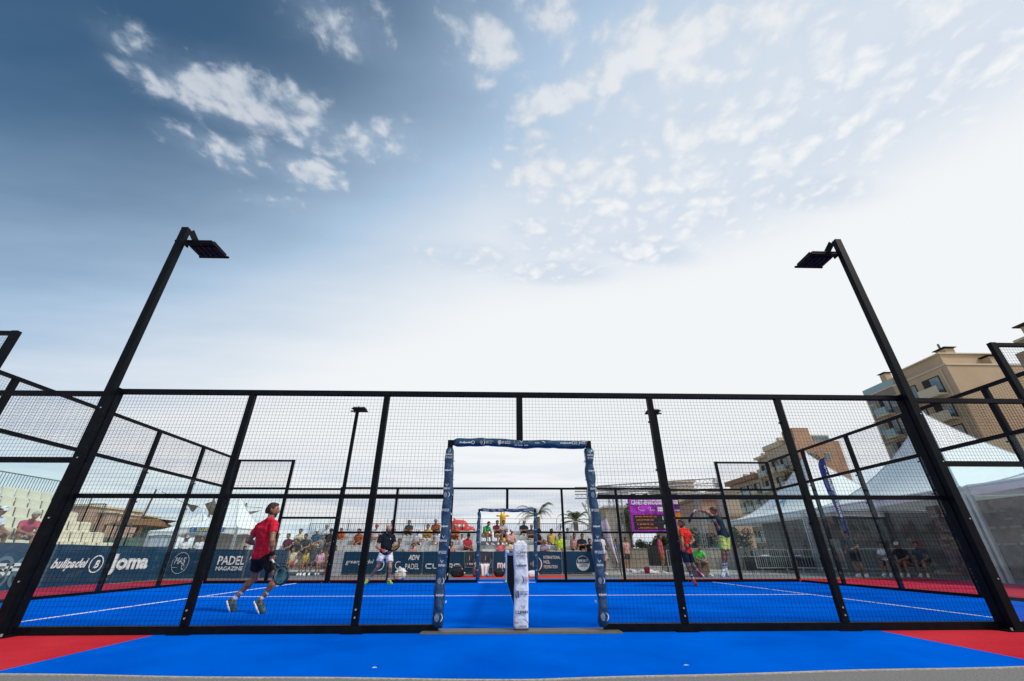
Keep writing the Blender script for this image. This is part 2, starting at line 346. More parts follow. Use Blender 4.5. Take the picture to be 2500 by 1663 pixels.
for x0, x1, y0, y1 in ((-6.975, -6.925, .05, 9.95), (6.925, 6.975, .05, 9.95), (-6.92, 6.92, 4.975, 5.025)):
    struct('court_line', MB().box(x0, x1, y0, y1, .001, .006), white)
kerb = MB()
for i in range(60): kerb.bar((-4.3+8.68*i/60, edge_y(-4.3+8.68*i/60)-.012, -.008), (-4.3+8.68*(i+1)/60, edge_y(-4.3+8.68*(i+1)/60)-.012, -.008), .03, .008)
struct('glue_strip', kerb, mat('glue_residue', (.42, .39, .33), .95, var=.3, scale=40))

# bits of litter, chips and scuffs on the carpet
lit = mat('pale_chip', (.6, .6, .56), .9)
rl = random.Random(3)
CH = [(-1.3, -1.75, .016), (1.3, -1.76, .012)]
CL = ['pale scrap on the blue carpet left of the middle near the asphalt edge', 'pale scrap on the blue carpet right of the middle near the asphalt edge']
for i, (x, y, s) in enumerate(CH):
    n = 7; pts = [(x+s*rl.uniform(.6, 1.5)*math.cos(2*PI*k/n)*1.7, y+s*rl.uniform(.5, 1)*math.sin(2*PI*k/n)) for k in range(n)]
    mb = MB().add([(a, b, .0005) for a, b in pts]+[(x, y, .006)], [(k, (k+1) % n, n) for k in range(n)])
    solo('paper_scrap', mb, lit, CL[i], 'scrap', 'pale scraps on the blue carpet')

# ------------------------------------------------------------------ court enclosure
def wires(mb, axis, fixed, a0, a1, z0, z1, pitch=.05, t=.0023):
    n = max(1, round((a1-a0)/pitch)); nz = max(1, round((z1-z0)/pitch)); h = t/2
    for i in range(n+1):
        a = a0+(a1-a0)*i/n
        if axis == 'x': mb.box(a-h, a+h, fixed-h, fixed+h, z0, z1)
        else: mb.box(fixed-h, fixed+h, a-h, a+h, z0, z1)
    for j in range(nz+1):
        z = z0+(z1-z0)*j/nz
        if axis == 'x': mb.box(a0, a1, fixed-h-t, fixed+h-t, z-h, z+h)
        else: mb.box(fixed-h-t, fixed+h-t, a0, a1, z-h, z+h)
bolt_m = mat('zinc_bolt', (.5, .5, .48), .35, .7)
def side_fence(Y, s, label):
    """s=-1: outward is -Y (near side); s=+1: outward is +Y"""
    T = thing('side_fence', label, 'fence', (0, Y, 0))
    o0, o1 = sorted((Y, Y+s*.07))
    for x in (-10, -8, -4, -2, 2, 4, 8, 10):
        w_ = .04 if abs(x) in (2, 4) else .05; top = 4.0 if abs(x) >= 8 else 2.965
        p = part('post', MB().box(x-w_, x+w_, o0, o1, .085, top), black, T)
        part('base_plate', MB().box(x-.13, x+.13, Y-.12 if s < 0 else Y-.03, Y+.03 if s < 0 else Y+.12, .001, .012), black, p)
        for zz in (.16, .24): part('bolt', MB().tube([(x+.0, Y+s*.07, zz), (x, Y+s*.082, zz)], .011, 6), bolt_m, p)
        for zz in (1.2, 1.9, 2.6): part('wire_clamp', MB().box(x-.055, x-.045 if abs(x) < 8 else x-.05, Y+s*.005-.012, Y+s*.005+.012, zz-.012, zz+.012), black, p)
    for x in (-1, 1): part('door_post', MB().box(x-.035, x+.035, o0+.003, o1-.003, .085, 2.3), black, T)
    part('centre_post', MB().box(-.045, .045, o0, o1, 2.3, 2.965), black, T)
    part('door_lintel', MB().box(-.965, .965, o0+.004, o1-.004, 2.235, 2.3), black, T)
    for a, b in ((-10, -1), (1, 10)):
        part('base_rail', MB().box(a, b, Y-.035+s*.03, Y+.035+s*.03, .0, .082), black, T)
    part('top_rail', MB().box(-6, 6, o0-.004, o1+.004, 2.968, 3.035), black, T)
    for k in (-1, 1):
        r = lambda a, b: (k*a, k*b) if k > 0 else (k*b, k*a)
        for (a, b, z, hh) in ((6.06, 7.95, 2.0, .035), (6.06, 7.95, 2.965, .035), (8.05, 9.95, 2.98, .035), (8.05, 9.95, 3.965, .03)):
            x0, x1 = r(a, b); part('rail', MB().box(x0, x1, o0+.006, o1-.006, z-hh, z+hh), black, T)
        for (a, b) in ((1.04, 1.95), (2.05, 3.95), (4.05, 5.94)):
            x0, x1 = r(a, b); part('mid_rail', MB().box(x0, x1, o0+.01, o1-.01, 1.505, 1.56), black, T)
        for (a, b, z0, z1) in ((1.04, 1.96, .085, 2.27), (2.04, 3.96, .085, 2.965), (4.04, 5.94, .085, 2.965), (6.06, 7.95, 2.03, 2.93), (8.05, 9.95, 3.02, 3.94)):
            x0, x1 = r(a, b); mb = MB(); wires(mb, 'x', Y+s*.01, x0, x1, z0, z1)
            part('wire_mesh', mb, wire, T, kind='stuff')
        x0, x1 = r(.0, 1.96); mb = MB()
        if k > 0: wires(mb, 'x', Y+s*.01, .05, 1.96, 2.31, 2.965)
        else: wires(mb, 'x', Y+s*.01, -1.96, -.05, 2.31, 2.965)
        part('wire_mesh', mb, wire, T, kind='stuff')
        for (a, b, z1) in ((6.07, 7.94, 1.96), (8.06, 9.94, 2.94)):
            x0, x1 = r(a, b); part('glass_panel', MB().box(x0, x1, Y+s*.02-.005, Y+s*.02+.005, .09, z1), glas, T)
    return T
near = side_fence(0, -1, 'near black side fence of the court with wire mesh and a padded doorway')
far = side_fence(10, 1, 'far black side fence of the court in front of the banners')
def back_wall(X, s, label):
    T = thing('back_wall', label, 'glass wall', (X, 5, 0))
    o0, o1 = sorted((X, X+s*.08))
    for y in (2, 4, 6, 8):
        p = part('post', MB().box(o0, o1, y-.05, y+.05, .06, 3.965), black, T)
        for zz in (.3, 1.2, 2.1, 2.85): part('glass_clamp', MB().tube([(X-s*.002, y+.06, zz), (X-s*.03, y+.06, zz)], .02, 6), dsteel, p)
    part('base_rail', MB().box(o0, o1, .08, 9.92, 0, .06), black, T)
    part('rail', MB().box(o0+.003, o1-.003, .08, 9.92, 2.955, 3.03), black, T)
    part('top_rail', MB().box(o0-.003, o1+.003, .08, 9.92, 3.968, 4.03), black, T)
    for y in (0, 2, 4, 6, 8):
        part('glass_panel', MB().box(X-.005-s*.012, X+.005-s*.012, y+.02, y+1.98, .07, 2.95), glas, T)
        mb = MB(); wires(mb, 'y', X+s*.012, y+.05, y+1.95, 3.03, 3.965); part('wire_mesh', mb, wire, T, kind='stuff')
    return T
back_wall(-10, -1, 'left glass back wall of the court beside the cream grandstand')
back_wall(10, 1, 'right glass back wall of the court beside the white tents')

lamp_glass = mat('led_cover', (.014, .014, .022), .6, var=.2, spec=.1)
def light_pole(x, Y, s, label):
    T = thing('floodlight_pole', label, 'floodlight', (x, Y, 0), 0, 'floodlight poles at the court corners')
    o0, o1 = sorted((Y, Y+s*.11)); a0, a1 = sorted((Y+s*.11, Y+s*.20))
    part('corner_post', MB().box(x-.065, x+.065, o0, o1, .004, 3.04), black, T)
    part('lamp_post', MB().box(x-.055, x+.055, a0, a1, .004, 6.08), black, T)
    b = part('base_plate', MB().box(x-.17, x+.17, min(o0, a0)-.05, max(o1, a1)+.05, 0.001, .014), black, T)
    for dx in (-.13, .13): part('bolt', MB().tube([(x+dx, min(o0, a0)-.03, .014), (x+dx, min(o0, a0)-.03, .04)], .012, 6), bolt_m, b)
    for zz in (.55, 1.25, 2.0, 2.7): part('bolt', MB().tube([(x+.02, min(o0, a0)-.001, zz), (x+.02, min(o0, a0)-.010, zz)], .010, 6), bolt_m, b)
    ym = Y+s*.10; d = -s
    # bracket plates and the LED head tilted towards the court
    c = 1 if x < 0 else -1
    h = part('bracket', MB().bar((x+c*.05, ym, 6.07), (x+c*.07, ym+d*.22, 5.93), .012, .14), black, T)
    part('bracket', MB().bar((x-c*.075, ym, 5.88), (x-c*.075, ym+d*.2, 5.88), .02, .06), black, T)
    x0, x1 = x-.24+c*.22, x+.24+c*.22
    hd = part('lamp_head', MB().box(x0, x1, min(ym+d*.06, ym+d*.50), max(ym+d*.06, ym+d*.50), 5.86, 5.90), black, T)
    part('lamp_tube', MB().tube([(x-c*.22, ym+d*.08, 5.90), (x+c*.42, ym+d*.08, 5.90)], .028, 10), black, T)
    part('lamp_tube', MB().tube([(x0-.03, ym+d*.50, 5.88), (x1+.03, ym+d*.50, 5.88)], .024, 10), black, T)
    for k in range(5):
        w_ = (x1-x0)/5
        part('led_strip', MB().box(x0+k*w_+.012, x0+(k+1)*w_-.012, min(ym+d*.17, ym+d*.46), max(ym+d*.17, ym+d*.46), 5.848, 5.859), lamp_glass, hd)
    fin = MB()
    for k in range(14): fin.box(x0+.02+k*.033, x0+.026+k*.033, min(ym+d*.12, ym+d*.50), max(ym+d*.12, ym+d*.50), 5.911, 5.95)
    part('cooling_fins', fin, black, hd)
    return T
light_pole(-6, 0, -1, 'thick black floodlight pole at the near left, its lamp against the blue sky')
light_pole(6, 0, -1, 'thick black floodlight pole at the near right, in front of the tall tan building')
light_pole(-6, 10, 1, 'thin distant floodlight pole on the far fence, left of the doorway')
light_pole(6, 10, 1, 'distant floodlight pole on the far fence, right of the doorway beside the scoreboard')

# door sill plates
sill_m = mat('sill_rubber', (.09, .09, .085), .6, bump=.2, bscale=30)
for Y, sg, lb in ((-.03, 1, 'flat dark sill plate on the blue carpet under the near doorway'),):
    mb = MB().add([(-1.2, Y-.13, .001), (1.19, Y-.16, .001), (1.17, Y+.12, .001), (-1.17, Y+.12, .001), (-1.19, Y-.12, .022), (1.18, Y-.15, .022), (1.16, Y+.11, .026), (-1.16, Y+.11, .026)],
                  [(3, 2, 1, 0), (4, 5, 6, 7), (0, 1, 5, 4), (1, 2, 6, 5), (2, 3, 7, 6), (3, 0, 4, 7)])
    solo('door_sill', mb, sill_m, lb, 'sill')
solo('door_sill', MB().box(-.96, .96, 9.99, 10.05, .001, .02), mat('white_sill', (.6, .62, .66), .6), 'thin pale sill across the far doorway', 'sill')

# padded covers on the door frames
def wrap(path, rw, rd, seed, amp=.012, n=20, seg=.035, ex=3):
    """rounded padded sleeve along a straight path with folds"""
    rr = random.Random(seed); a, b = Vector(path[0]), Vector(path[1]); L = (b-a).length; m = int(L/seg); mb = MB(); vs = []
    d = (b-a).normalized(); u = Vector((0, -1, 0)); v = d.cross(u)
    ph = [(rr.uniform(3, 24), rr.uniform(0, 6), rr.randint(-3, 3), rr.uniform(.3, 1)) for _ in range(9)]
    for i in range(m+1):
        t = L*i/m; pin = 1-(.12 if ex < 5 else .03)*max(0, math.cos(t*2*PI/.48))**8
        if i in (0, m): pin *= .75
        sway = (1 if ex < 5 else .25)*.010*math.sin(t*2.6+seed)+.006*math.sin(t*7+seed*2)
        for k in range(n):
            th = 2*PI*k/n; c, s_ = math.cos(th), math.sin(th)
            e = 1/(abs(c)**ex+abs(s_)**ex)**(1/ex)
            w_ = sum(A*math.sin(f*t+p+q*th) for f, p, q, A in ph)/9
            q = e*(pin+amp/ rw*w_*3)
            vs.append(a+d*t+u*(rd*c*q)+v*(rw*s_*q+sway))
    fs = [(i*n+k, (i+1)*n+k, (i+1)*n+(k+1) % n, i*n+(k+1) % n) for i in range(m) for k in range(n)]+[tuple(range(n)), tuple(m*n+k for k in range(n))[::-1]]
    return mb.add(vs, fs)
def door_pads(Y, far_, tagl):
    s = 1 if far_ else -1; yc = Y+s*.035; front = yc-.077
    for k, sd_ in ((-1, 'left'), (1, 'right')):
        T = solo('post_padding', wrap(((k*1.0, yc, .05), (k*1.0, yc, 2.19)), .062, .068, 5+k+(9 if far_ else 0)), navy,
                 f'navy padded sleeve with white logos on the {sd_} post of the {tagl} doorway', 'padding', None, True)
        if far_:
            F = Frame((k*1.0, front, 0), (1, 0, 0), (0, 0, 1))
            for z in (.35, .8, 1.2, 1.6, 2.0): text(F, 'FIP', 0, z, .035, ink_w, T)
            continue
        F = Frame((k*1.0, front, 0), (1, 0, 0), (0, 0, 1))
        z = .14
        fip_emblem(F, 0.0, .16, .05, ink_w, T)
        for z in (.38, 1.15, 1.86): text(F, 'bullpadel', 0, z, .022, ink_w, T, shear=.3, fat=.02, width=.095)
        for z in (.52, 1.47): fip_emblem(F, .0 if z < 1 else .0, z+.08 if z > 1 else z+.02, .042, ink_w, T)
        for z in (.70, .98, 1.62): wordmark(F, 0.005, z, .085, .018, ink_w, T, th=.005); mask_emblem(F, 0, z+.05, .022, ink_w, T)
        for z in (.84, 1.34): text(F, 'FIP GOLD', 0, z, .032, ink_w, T, width=.10)
        text(F, 'FIP TOUR', 0, 2.03, .024, ink_w, T, width=.085); wordmark(F, 0, 2.075, .085, .016, ink_w, T, th=.004); mask_emblem(F, 0, 2.12, .02, ink_w, T)
        # same prints on the inner side, facing the opening
        G = Frame((k*1.0-k*.07, yc, 0), (0, -k*-1, 0) if k > 0 else (0, 1, 0), (0, 0, 1))
        G = Frame((k*(1.0-.071), yc, 0), (0, 1, 0) if k < 0 else (0, -1, 0), (0, 0, 1))
        for z in (.3, .9, 1.3, 1.75): text(G, 'FIP GOLD', 0, z, .026, ink_w, T, width=.09)
        for z in (.6, 1.1, 1.55, 2.0): wordmark(G, 0, z, .09, .018, ink_w, T, th=.005)
    T = solo('lintel_padding', wrap(((-.95, yc, 2.265), (.97, yc, 2.255)), .055, .066, 12 if far_ else 4, .008), navy,
             f'navy padded sleeve with white logos over the {tagl} doorway', 'padding', None, True)
    F = Frame((0, front-.002, 2.255), (1, 0, 0), (0, 0, 1))
    for x in (-.78, .66): text(F, 'bullpadel', x, -.012, .024, ink_w, T, shear=.3, fat=.02, width=.17); ring(F, x+.11, 0, .02, .005, ink_w, T)
    for x in (-.50, .86): fip_emblem(F, x-.04, 0, .036, ink_w, T); text(F, 'INTERNATIONAL\nPADEL\nFEDERATION', x+.01, .014, .010, ink_w, T, 'LEFT')
    text(F, 'FIP GOLD', -.20, -.018, .036, ink_w, T, width=.13); strokes(F, [[(-.31, .02), (-.31, -.015), (-.295, -.03), (-.295, .03)], [(-.28, .03), (-.28, -.02)]], .008, ink_w, T, 'emblem')
    mask_emblem(F, .02, .01, .026, ink_w, T); text(F, 'FIP TOUR   2023', .02, -.045, .012, ink_w, T, fat=.01, width=.19)
    text(F, 'Padel', .25, -.012, .02, ink_w, T); ring(F, .32, -.03, .05, .010, ink_w, T, 20, 100, taper=True)
door_pads(0, False, 'near'); door_pads(10, True, 'far')

# net with its posts
T = thing('net', 'dark padel net seen end-on behind the white net post', 'net', (0, 5, 0))
mb = MB(); zt = lambda y: .87+.05*((y-5)/5)**2
for i in range(int(9.7/.045)):
    y = .18+i*.045; mb.box(-.0018, .0018, y-.0016, y+.0016, .03, zt(y)-.02)
for j in range(19):
    z = .05+j*.044
    mb.box(-.0018, .0018, .15, 9.85, z-.0016, z+.0016)
part('net_mesh', mb, wire, T, kind='stuff')
def band(y0, y1, zoff, h, th): return MB().grid(lambda u, v: (th*(1 if .25 < v < .75 else -1), y0+(y1-y0)*u, zt(y0+(y1-y0)*u)+zoff-h*abs(math.cos(v*PI))), 24, 8)
bm = MB()
for i in range(24):
    y0 = .1+9.8*i/24; y1 = .1+9.8*(i+1)/24
    bm.add([(-.012, y0, zt(y0)-.06), (-.012, y0, zt(y0)), (.012, y0, zt(y0)), (.012, y0, zt(y0)-.06), (-.012, y1, zt(y1)-.06), (-.012, y1, zt(y1)), (.012, y1, zt(y1)), (.012, y1, zt(y1)-.06)],
           [(0, 1, 5, 4), (1, 2, 6, 5), (2, 3, 7, 6)])
bd = part('top_band', bm, mat('blue_white_tape', (.30, .45, .65), .6, var=.3, scale=6), T)
F = Frame((-.012, 0, 0), (0, -1, 0), (0, 0, 1))
for y in (1, 2.6, 4.2, 6, 7.8): text(F, 'FIP TOUR', -y, zt(y)-.045, .03, ink_w, bd)
T = solo('net_post', wrap(((0, -.0, .03), (0, -.0, .965)), .088, .07, 21, .0028, n=40, seg=.015, ex=9), pad,
         'white padded net post with blue logos standing in the near doorway', 'net post', None, True)
part('post_foot', MB().box(-.085, .085, -.07, .07, .005, .03), mat('purple_rubber', (.05, .02, .06), .6), T)
capm = MB().grid(lambda u, v: ((u-.5)*.15*(1-.3*v), (v-.5)*.12, .965+.035*math.sin(PI*u)*math.sin(PI*v)*(1+.4*math.sin(9*u))), 10, 8)
part('top_flap', capm, pad, T, smooth=True)
F = Frame((0, -.078, 0), (1, 0, 0), (0, 0, 1))
mask_emblem(F, .02, .885, .022, ink_n, T); wordmark(F, .012, .842, .13, .018, ink_n, T, th=.0045); text(F, 'FIP TOUR', -.012, .80, .026, ink_n, T, width=.09); text(F, '2023', .06, .80, .026, ink_r, T, width=.045)
text(F, 'bullpadel', -.002, .695, .026, ink_n, T, shear=.3, fat=.03, width=.145)
fip_emblem(F, -.025, .55, .055, ink_n, T); text(F, 'INTERN\nPADEL\nFEDER', .045, .568, .014, ink_r, T, 'LEFT')
text(F, 'FIP GO', .035, .385, .042, ink_n, T, width=.095)
strokes(F, [[(-.075, .43), (-.075, .375), (-.055, .355), (-.055, .43)], [(-.04, .43), (-.04, .37), (-.03, .36), (-.03, .43)]], .008, ink_n, T, 'emblem')
mask_emblem(F, .02, .255, .03, ink_n, T); wordmark(F, .008, .195, .15, .024, ink_n, T, th=.006)
text(F, 'Visit', -.06, .09, .022, ink_n, T); text(F, 'International', .015, .06, .018, ink_n, T, width=.1); ring(F, .02, .075, .06, .006, ink_n, T, -10, 100, taper=True)
T = solo('net_post', wrap(((0, 10, .03), (0, 10, .98)), .07, .06, 31, .005, n=16), mat('pale_blue_vinyl', (.45, .58, .72), .5, bump=.3, bscale=12),
         'pale blue padded net post standing in the far doorway', 'net post', None, True)

# balls
for (p, lb, r) in ((at(1235, 1421, 9.9), 'yellow padel ball lying by the foot of the far net post', .034), (at(1430, 1235, 8.0), 'yellow padel ball in the air near the right doorway post', .033),
                   (at(1134, 1399, 13.6), 'yellow padel ball beside the black bag under the chairs', .034)):
    if 'air' not in lb: p.z = r
    solo('padel_ball', MB().ball(p, r, 12), mat('ball_felt', (.48, .75, .06), .9, bump=.4, bscale=200), lb, 'ball', 'yellow padel balls', True, loc=p)

# ------------------------------------------------------------------ people
def V3(p): return np.array(p, dtype=np.float32)
def cone_d(P, a, b, ra, rb):
    a = V3(a); b = V3(b); ba = b-a; L2 = float(ba @ ba)+1e-9
    pa = P-a; t = np.clip(pa @ ba/L2, 0, 1)
    return np.linalg.norm(pa-t[..., None]*ba, axis=-1)-(ra+(rb-ra)*t)
def smin(a, b, k):
    h = np.maximum(k-np.abs(a-b), 0)/k; return np.minimum(a, b)-h*h*k*.25
def surf(prims, res, k=.03, cuts=(), mod=None):
    """closed surface round a list of tapered capsules (surface nets on a distance grid)"""
    lo = np.min([np.minimum(V3(p[0])-p[2], V3(p[1])-p[3]) for p in prims], 0)-res*3
    hi = np.max([np.maximum(V3(p[0])+p[2], V3(p[1])+p[3]) for p in prims], 0)+res*3
    n = np.ceil((hi-lo)/res).astype(int)+1
    ax = [lo[i]+res*np.arange(n[i], dtype=np.float32) for i in range(3)]
    D = np.full(n, 1.0, np.float32)
    for p in prims:
        a, b, ra, rb = p[:4]; mr = max(ra, rb)+k+2*res
        l = np.minimum(V3(a), V3(b))-mr; h = np.maximum(V3(a), V3(b))+mr
        i0 = np.clip(((l-lo)/res).astype(int), 0, n-1); i1 = np.clip(((h-lo)/res).astype(int)+2, 1, n)
        sl_ = tuple(slice(i0[i], i1[i]) for i in range(3))
        G = np.stack(np.meshgrid(*[ax[i][sl_[i]] for i in range(3)], indexing='ij'), -1)
        d = cone_d(G, a, b, ra, rb)
        if len(p) > 4:
            for (q, nn) in p[4]: d = np.maximum(d, (G-V3(q)) @ V3(nn))
        D[sl_] = smin(D[sl_], d, k)
    if cuts or mod:
        G = np.stack(np.meshgrid(*ax, indexing='ij'), -1)
        if mod: D = D+mod(G)
        for (q, nn) in cuts: D = np.maximum(D, (G-V3(q)) @ V3(nn))
    ins = D < 0
    c = [D[i:n[0]-1+i, j:n[1]-1+j, m:n[2]-1+m] for i in (0, 1) for j in (0, 1) for m in (0, 1)]
    off = [(i, j, m) for i in (0, 1) for j in (0, 1) for m in (0, 1)]
    cnt = sum((x < 0).astype(int) for x in c); act = (cnt > 0) & (cnt < 8)
    acc = np.zeros(act.shape+(3,), np.float32); num = np.zeros(act.shape, np.float32)
    for u in range(8):
        for v in range(u+1, 8):
            if sum(abs(off[u][q]-off[v][q]) for q in range(3)) != 1: continue
            A, B = c[u], c[v]; cr = ((A < 0) != (B < 0)) & act
            t = np.where(cr, A/np.where(A == B, 1, A-B), 0)
            for q in range(3): acc[..., q] += np.where(cr, off[u][q]+t*(off[v][q]-off[u][q]), 0)
            num += cr
    idx = -np.ones(act.shape, int); idx[act] = np.arange(act.sum())
    cell = np.argwhere(act)
    vs = lo+(cell+acc[act]/num[act][:, None])*res
    fs = []
    for q in range(3):
        o = [(0, 0, 0)]*4
        a_, b_ = [(1, 2), (2, 0), (0, 1)][q]
        s0 = [slice(None)]*3; s1 = [slice(None)]*3; s0[q] = slice(0, n[q]-1); s1[q] = slice(1, n[q])
        e = ins[tuple(s0)] != ins[tuple(s1)]; w = np.argwhere(e)
        w = w[(w[:, a_] > 0) & (w[:, b_] > 0) & (w[:, a_] < n[a_]-1) & (w[:, b_] < n[b_]-1)]
        def id_(da, db):
            z = w.copy(); z[:, a_] -= da; z[:, b_] -= db; return idx[z[:, 0], z[:, 1], z[:, 2]]
        f = np.stack([id_(1, 1), id_(0, 1), id_(0, 0), id_(1, 0)], 1)
        flip = ~ins[tuple(s0)][w[:, 0], w[:, 1], w[:, 2]]
        f[flip] = f[flip][:, ::-1]; fs.append(f)
    return vs, np.concatenate(fs)
def np_mesh(name, pieces, m, off, quads_smooth=True):
    vs = np.concatenate([p[0] for p in pieces]); k = 0; F = []
    for p in pieces: F.append(p[1]+k); k += len(p[0])
    F = np.concatenate(F); me = bpy.data.meshes.new(name)
    me.from_pydata((vs-V3(off)).tolist(), [], F.tolist()); me.materials.append(m); me.shade_smooth(); return me
def nrm(v): v = V3(v); return v/(np.linalg.norm(v)+1e-9)
def lerp(a, b, t): return V3(a)*(1-t)+V3(b)*t
def hand(w, h, pn, curl, res):
    """palm from wrist w to knuckles h, palm normal pn, four fingers and a thumb"""
    w = V3(w); h = V3(h); d = nrm(h-w); pn = nrm(V3(pn)-d*float(V3(pn) @ d)); s = np.cross(d, pn); L = .088
    kn = w+d*L; P = [(w+s*.012, kn+s*.028-d*.01, .022, .015), (w-s*.012, kn-s*.028-d*.01, .022, .014), (w, kn-d*.012, .022, .016)]
    for i, ln in enumerate((.070, .078, .073, .058)):
        o = s*(.030-.020*i); a = kn+o-d*.006; c1 = curl*.8; c2 = curl*1.7
        b = a+(d*math.cos(c1)+pn*math.sin(c1))*ln*.55; c = b+(d*math.cos(c2)+pn*math.sin(c2))*ln*.5
        P += [(a, b, .0092, .0085), (b, c, .0085, .0070)]
    a = w+d*.028+s*.026; b = a+(d*.6+s*.75+pn*.3)*.034; c = b+(d*.85+s*.1+pn*(.2+curl*.4))*.032
    P += [(a, b, .013, .0105), (b, c, .0105, .008)]
    return surf(P, res, .007)
def person(label, J, look, group=None, res=.016, sc=1., name='person', origin=None):
    """look: dict(face, skin, shirt, shorts, hair, shoes, socks, opts)"""
    J = {k: V3(v) for k, v in J.items()}
    face = nrm(look.get('face', (0, -1, 0))); head = J['head']; neck = J['neck']; hip = (J['hipR']+J['hipL'])/2
    up = nrm(nrm(head-neck)*.6+V3((0, 0, .6))); face = nrm(face-up*float(face @ up)); side = np.cross(face, up)
    chest = (J['sR']+J['sL'])/2; sp = nrm(neck-hip); across = nrm(J['sR']-J['sL'])
    f = look.get('fat', 1.)*sc
    org = V3(origin) if origin is not None else V3((hip[0], hip[1], min(J['toR'][2], J['toL'][2])))
    def torso(e=0., hem=0):
        P = []
        waist = hip+(neck-hip)*.38; ha = nrm(J['hipR']-J['hipL'])
        wa = nrm(across+ha)
        for g in (1, -1):
            c = chest-sp*.07*sc+across*g*.085*sc; ww = waist+wa*g*.062*f; hh = hip+ha*g*.075*sc
            P += [(c, ww, .092*sc+e, .088*f+e), (ww, hh+sp*.02, .088*f+e, (.098*f+e+hem))]
        P += [(chest-sp*.10*sc, waist, .10*sc+e, .10*f+e), (neck-sp*.015, J['sR']-across*.02*sc, .048*sc+e, .055*sc+e), (neck-sp*.015, J['sL']+across*.02*sc, .048*sc+e, .055*sc+e)]
        return P
    P = torso(-.004)
    P += [(neck-sp*.02, head-up*.05*sc, .052*sc, .050*sc), (head+up*.025*sc-face*.012*sc, head+up*.02*sc+face*.022*sc, .084*sc, .078*sc), (head-up*.055*sc+face*.028*sc, head-up*.03*sc+face*.04*sc, .05*sc, .056*sc),
          (head-up*.095*sc+face*.062*sc, head-up*.085*sc+face*.06*sc, .022*sc, .026*sc), (head+up*.01*sc+face*.092*sc, head-up*.022*sc+face*.108*sc, .010*sc, .014*sc),
          (head+side*.082*sc-up*.02*sc-face*.008, head+side*.086*sc+up*.015*sc-face*.012, .010*sc, .013*sc), (head-side*.082*sc-up*.02*sc-face*.008, head-side*.086*sc+up*.015*sc-face*.012, .010*sc, .013*sc)]
    for q in 'RL':
        s, e, w, h = J['s'+q], J['e'+q], J['w'+q], J['h'+q] if 'h'+q in J else J['w'+q]+nrm(J['w'+q]-J['e'+q])*.09*sc
        J['h'+q] = h
        P += [(s, lerp(s, e, .45), .056*sc, .050*sc), (lerp(s, e, .45), e, .050*sc, .038*sc), (e, lerp(e, w, .3), .038*sc, .041*sc), (lerp(e, w, .3), w, .041*sc, .025*sc)]
        hp, k, a, t = J['hip'+q], J['k'+q], J['a'+q], J['to'+q]
        sh = nrm(k-a); cb = lerp(k, a, .3); back = -nrm((t-a)-sh*float((t-a) @ sh))
        P += [(hp, lerp(hp, k, .5), .088*f, .074*f), (lerp(hp, k, .5), k, .074*f, .051*sc), (k, cb+back*.012, .048*sc, .054*sc), (cb+back*.012, lerp(k, a, .75), .052*sc, .034*sc), (lerp(k, a, .75), a, .034*sc, .032*sc),
              (a, t, .033*sc, .024*sc)]
    body = [surf(P, res, .035*sc)]
    for q in 'RL': body.append(hand(J['w'+q], J['h'+q], look.get('palm'+q, (0, .2, -1)), look.get('curl', .6), max(.0045, res*.35)))
    root = bpy.data.objects.new(name, np_mesh('body', body, look['skin'], org)); root.location = org.tolist(); COL.objects.link(root); tag(root, label, 'person', group)
    def cloth(nm, pr, m, k=.03, cuts=(), mod=None, r=res): return part(nm, np_mesh(nm, [surf(pr, r, k, cuts, mod)], m, org), None, root)
    # shirt
    fold = (lambda G: .005*np.sin(G[..., 2]*46+G[..., 0]*31)*np.sin(G[..., 1]*23+G[..., 2]*17+1)) if res < .015 else None
    T_ = torso(.016, .010)
    for q in 'RL':
        s, e = J['s'+q], J['e'+q]; u = nrm(e-s); c = lerp(s, e, look.get('sleeve', .62))
        if look.get('sleeve', .62) > .2: T_ += [(s, c+u*.02, .070*sc, .068*sc, [(c, u)])]
    if look.get('shirt') is not None:
        hemp = hip-sp*(.055*sc) if not look.get('long') else hip-sp*.1
        cloth('shirt', T_, look['shirt'], .03, [(hemp, -sp), (neck+sp*.030*sc, sp)], fold)
    # shorts
    ha = nrm(J['hipR']-J['hipL']); waist = hip+(neck-hip)*.20
    S_ = [(waist+ha*.06*f, hip+ha*.07*sc, .092*f, .112*f), (waist-ha*.06*f, hip-ha*.07*sc, .092*f, .112*f)]; ln = look.get('leg', .72)
    for q in 'RL':
        hp, k = J['hip'+q], J['k'+q]; u = nrm(k-hp); c = lerp(hp, k, ln)
        S_ += [(hp, c+u*.03, .104*f, (.088 if ln < 1 else .06)*f+.008, [(c, u)])]
        if ln >= 1: a = J['a'+q]; u2 = nrm(a-k); c2 = lerp(k, a, .92); S_ += [(k, c2+u2*.03, .066*f, .05*f, [(c2, u2)])]
    cloth('shorts' if ln < 1 else 'trousers', S_, look['shorts'], .03, [(waist+sp*.02, sp)], fold)
    for q in 'RL':
        k, a, t = J['k'+q], J['a'+q], J['to'+q]; u = nrm(a-k); fd = nrm(t-a)
        sole = nrm(np.cross(np.cross(fd, nrm(k-a)), fd))     # towards the leg, square to the foot
        heel = a+u*.045*sc-fd*.02*sc
        if look.get('socks') is not None:
            cloth('sock', [(lerp(k, a, look.get('sockh', .62)), a, .042*sc, .036*sc, [(lerp(k, a, look.get('sockh', .62)), -u)])], look['socks'], .01)
        sh = cloth('shoe', [(a+u*.02*sc, heel, .044*sc, .040*sc), (a+u*.01*sc, lerp(a, t, .55), .045*sc, .042*sc), (heel, t+u*.01*sc, .040*sc, .040*sc), (lerp(heel, t, .6), t+u*.01, .046*sc, .036*sc)], look['shoes'], .02, [(heel+u*.022*sc, nrm(u*.6-sole*.4)) if False else (heel-sole*.034*sc, -sole)])
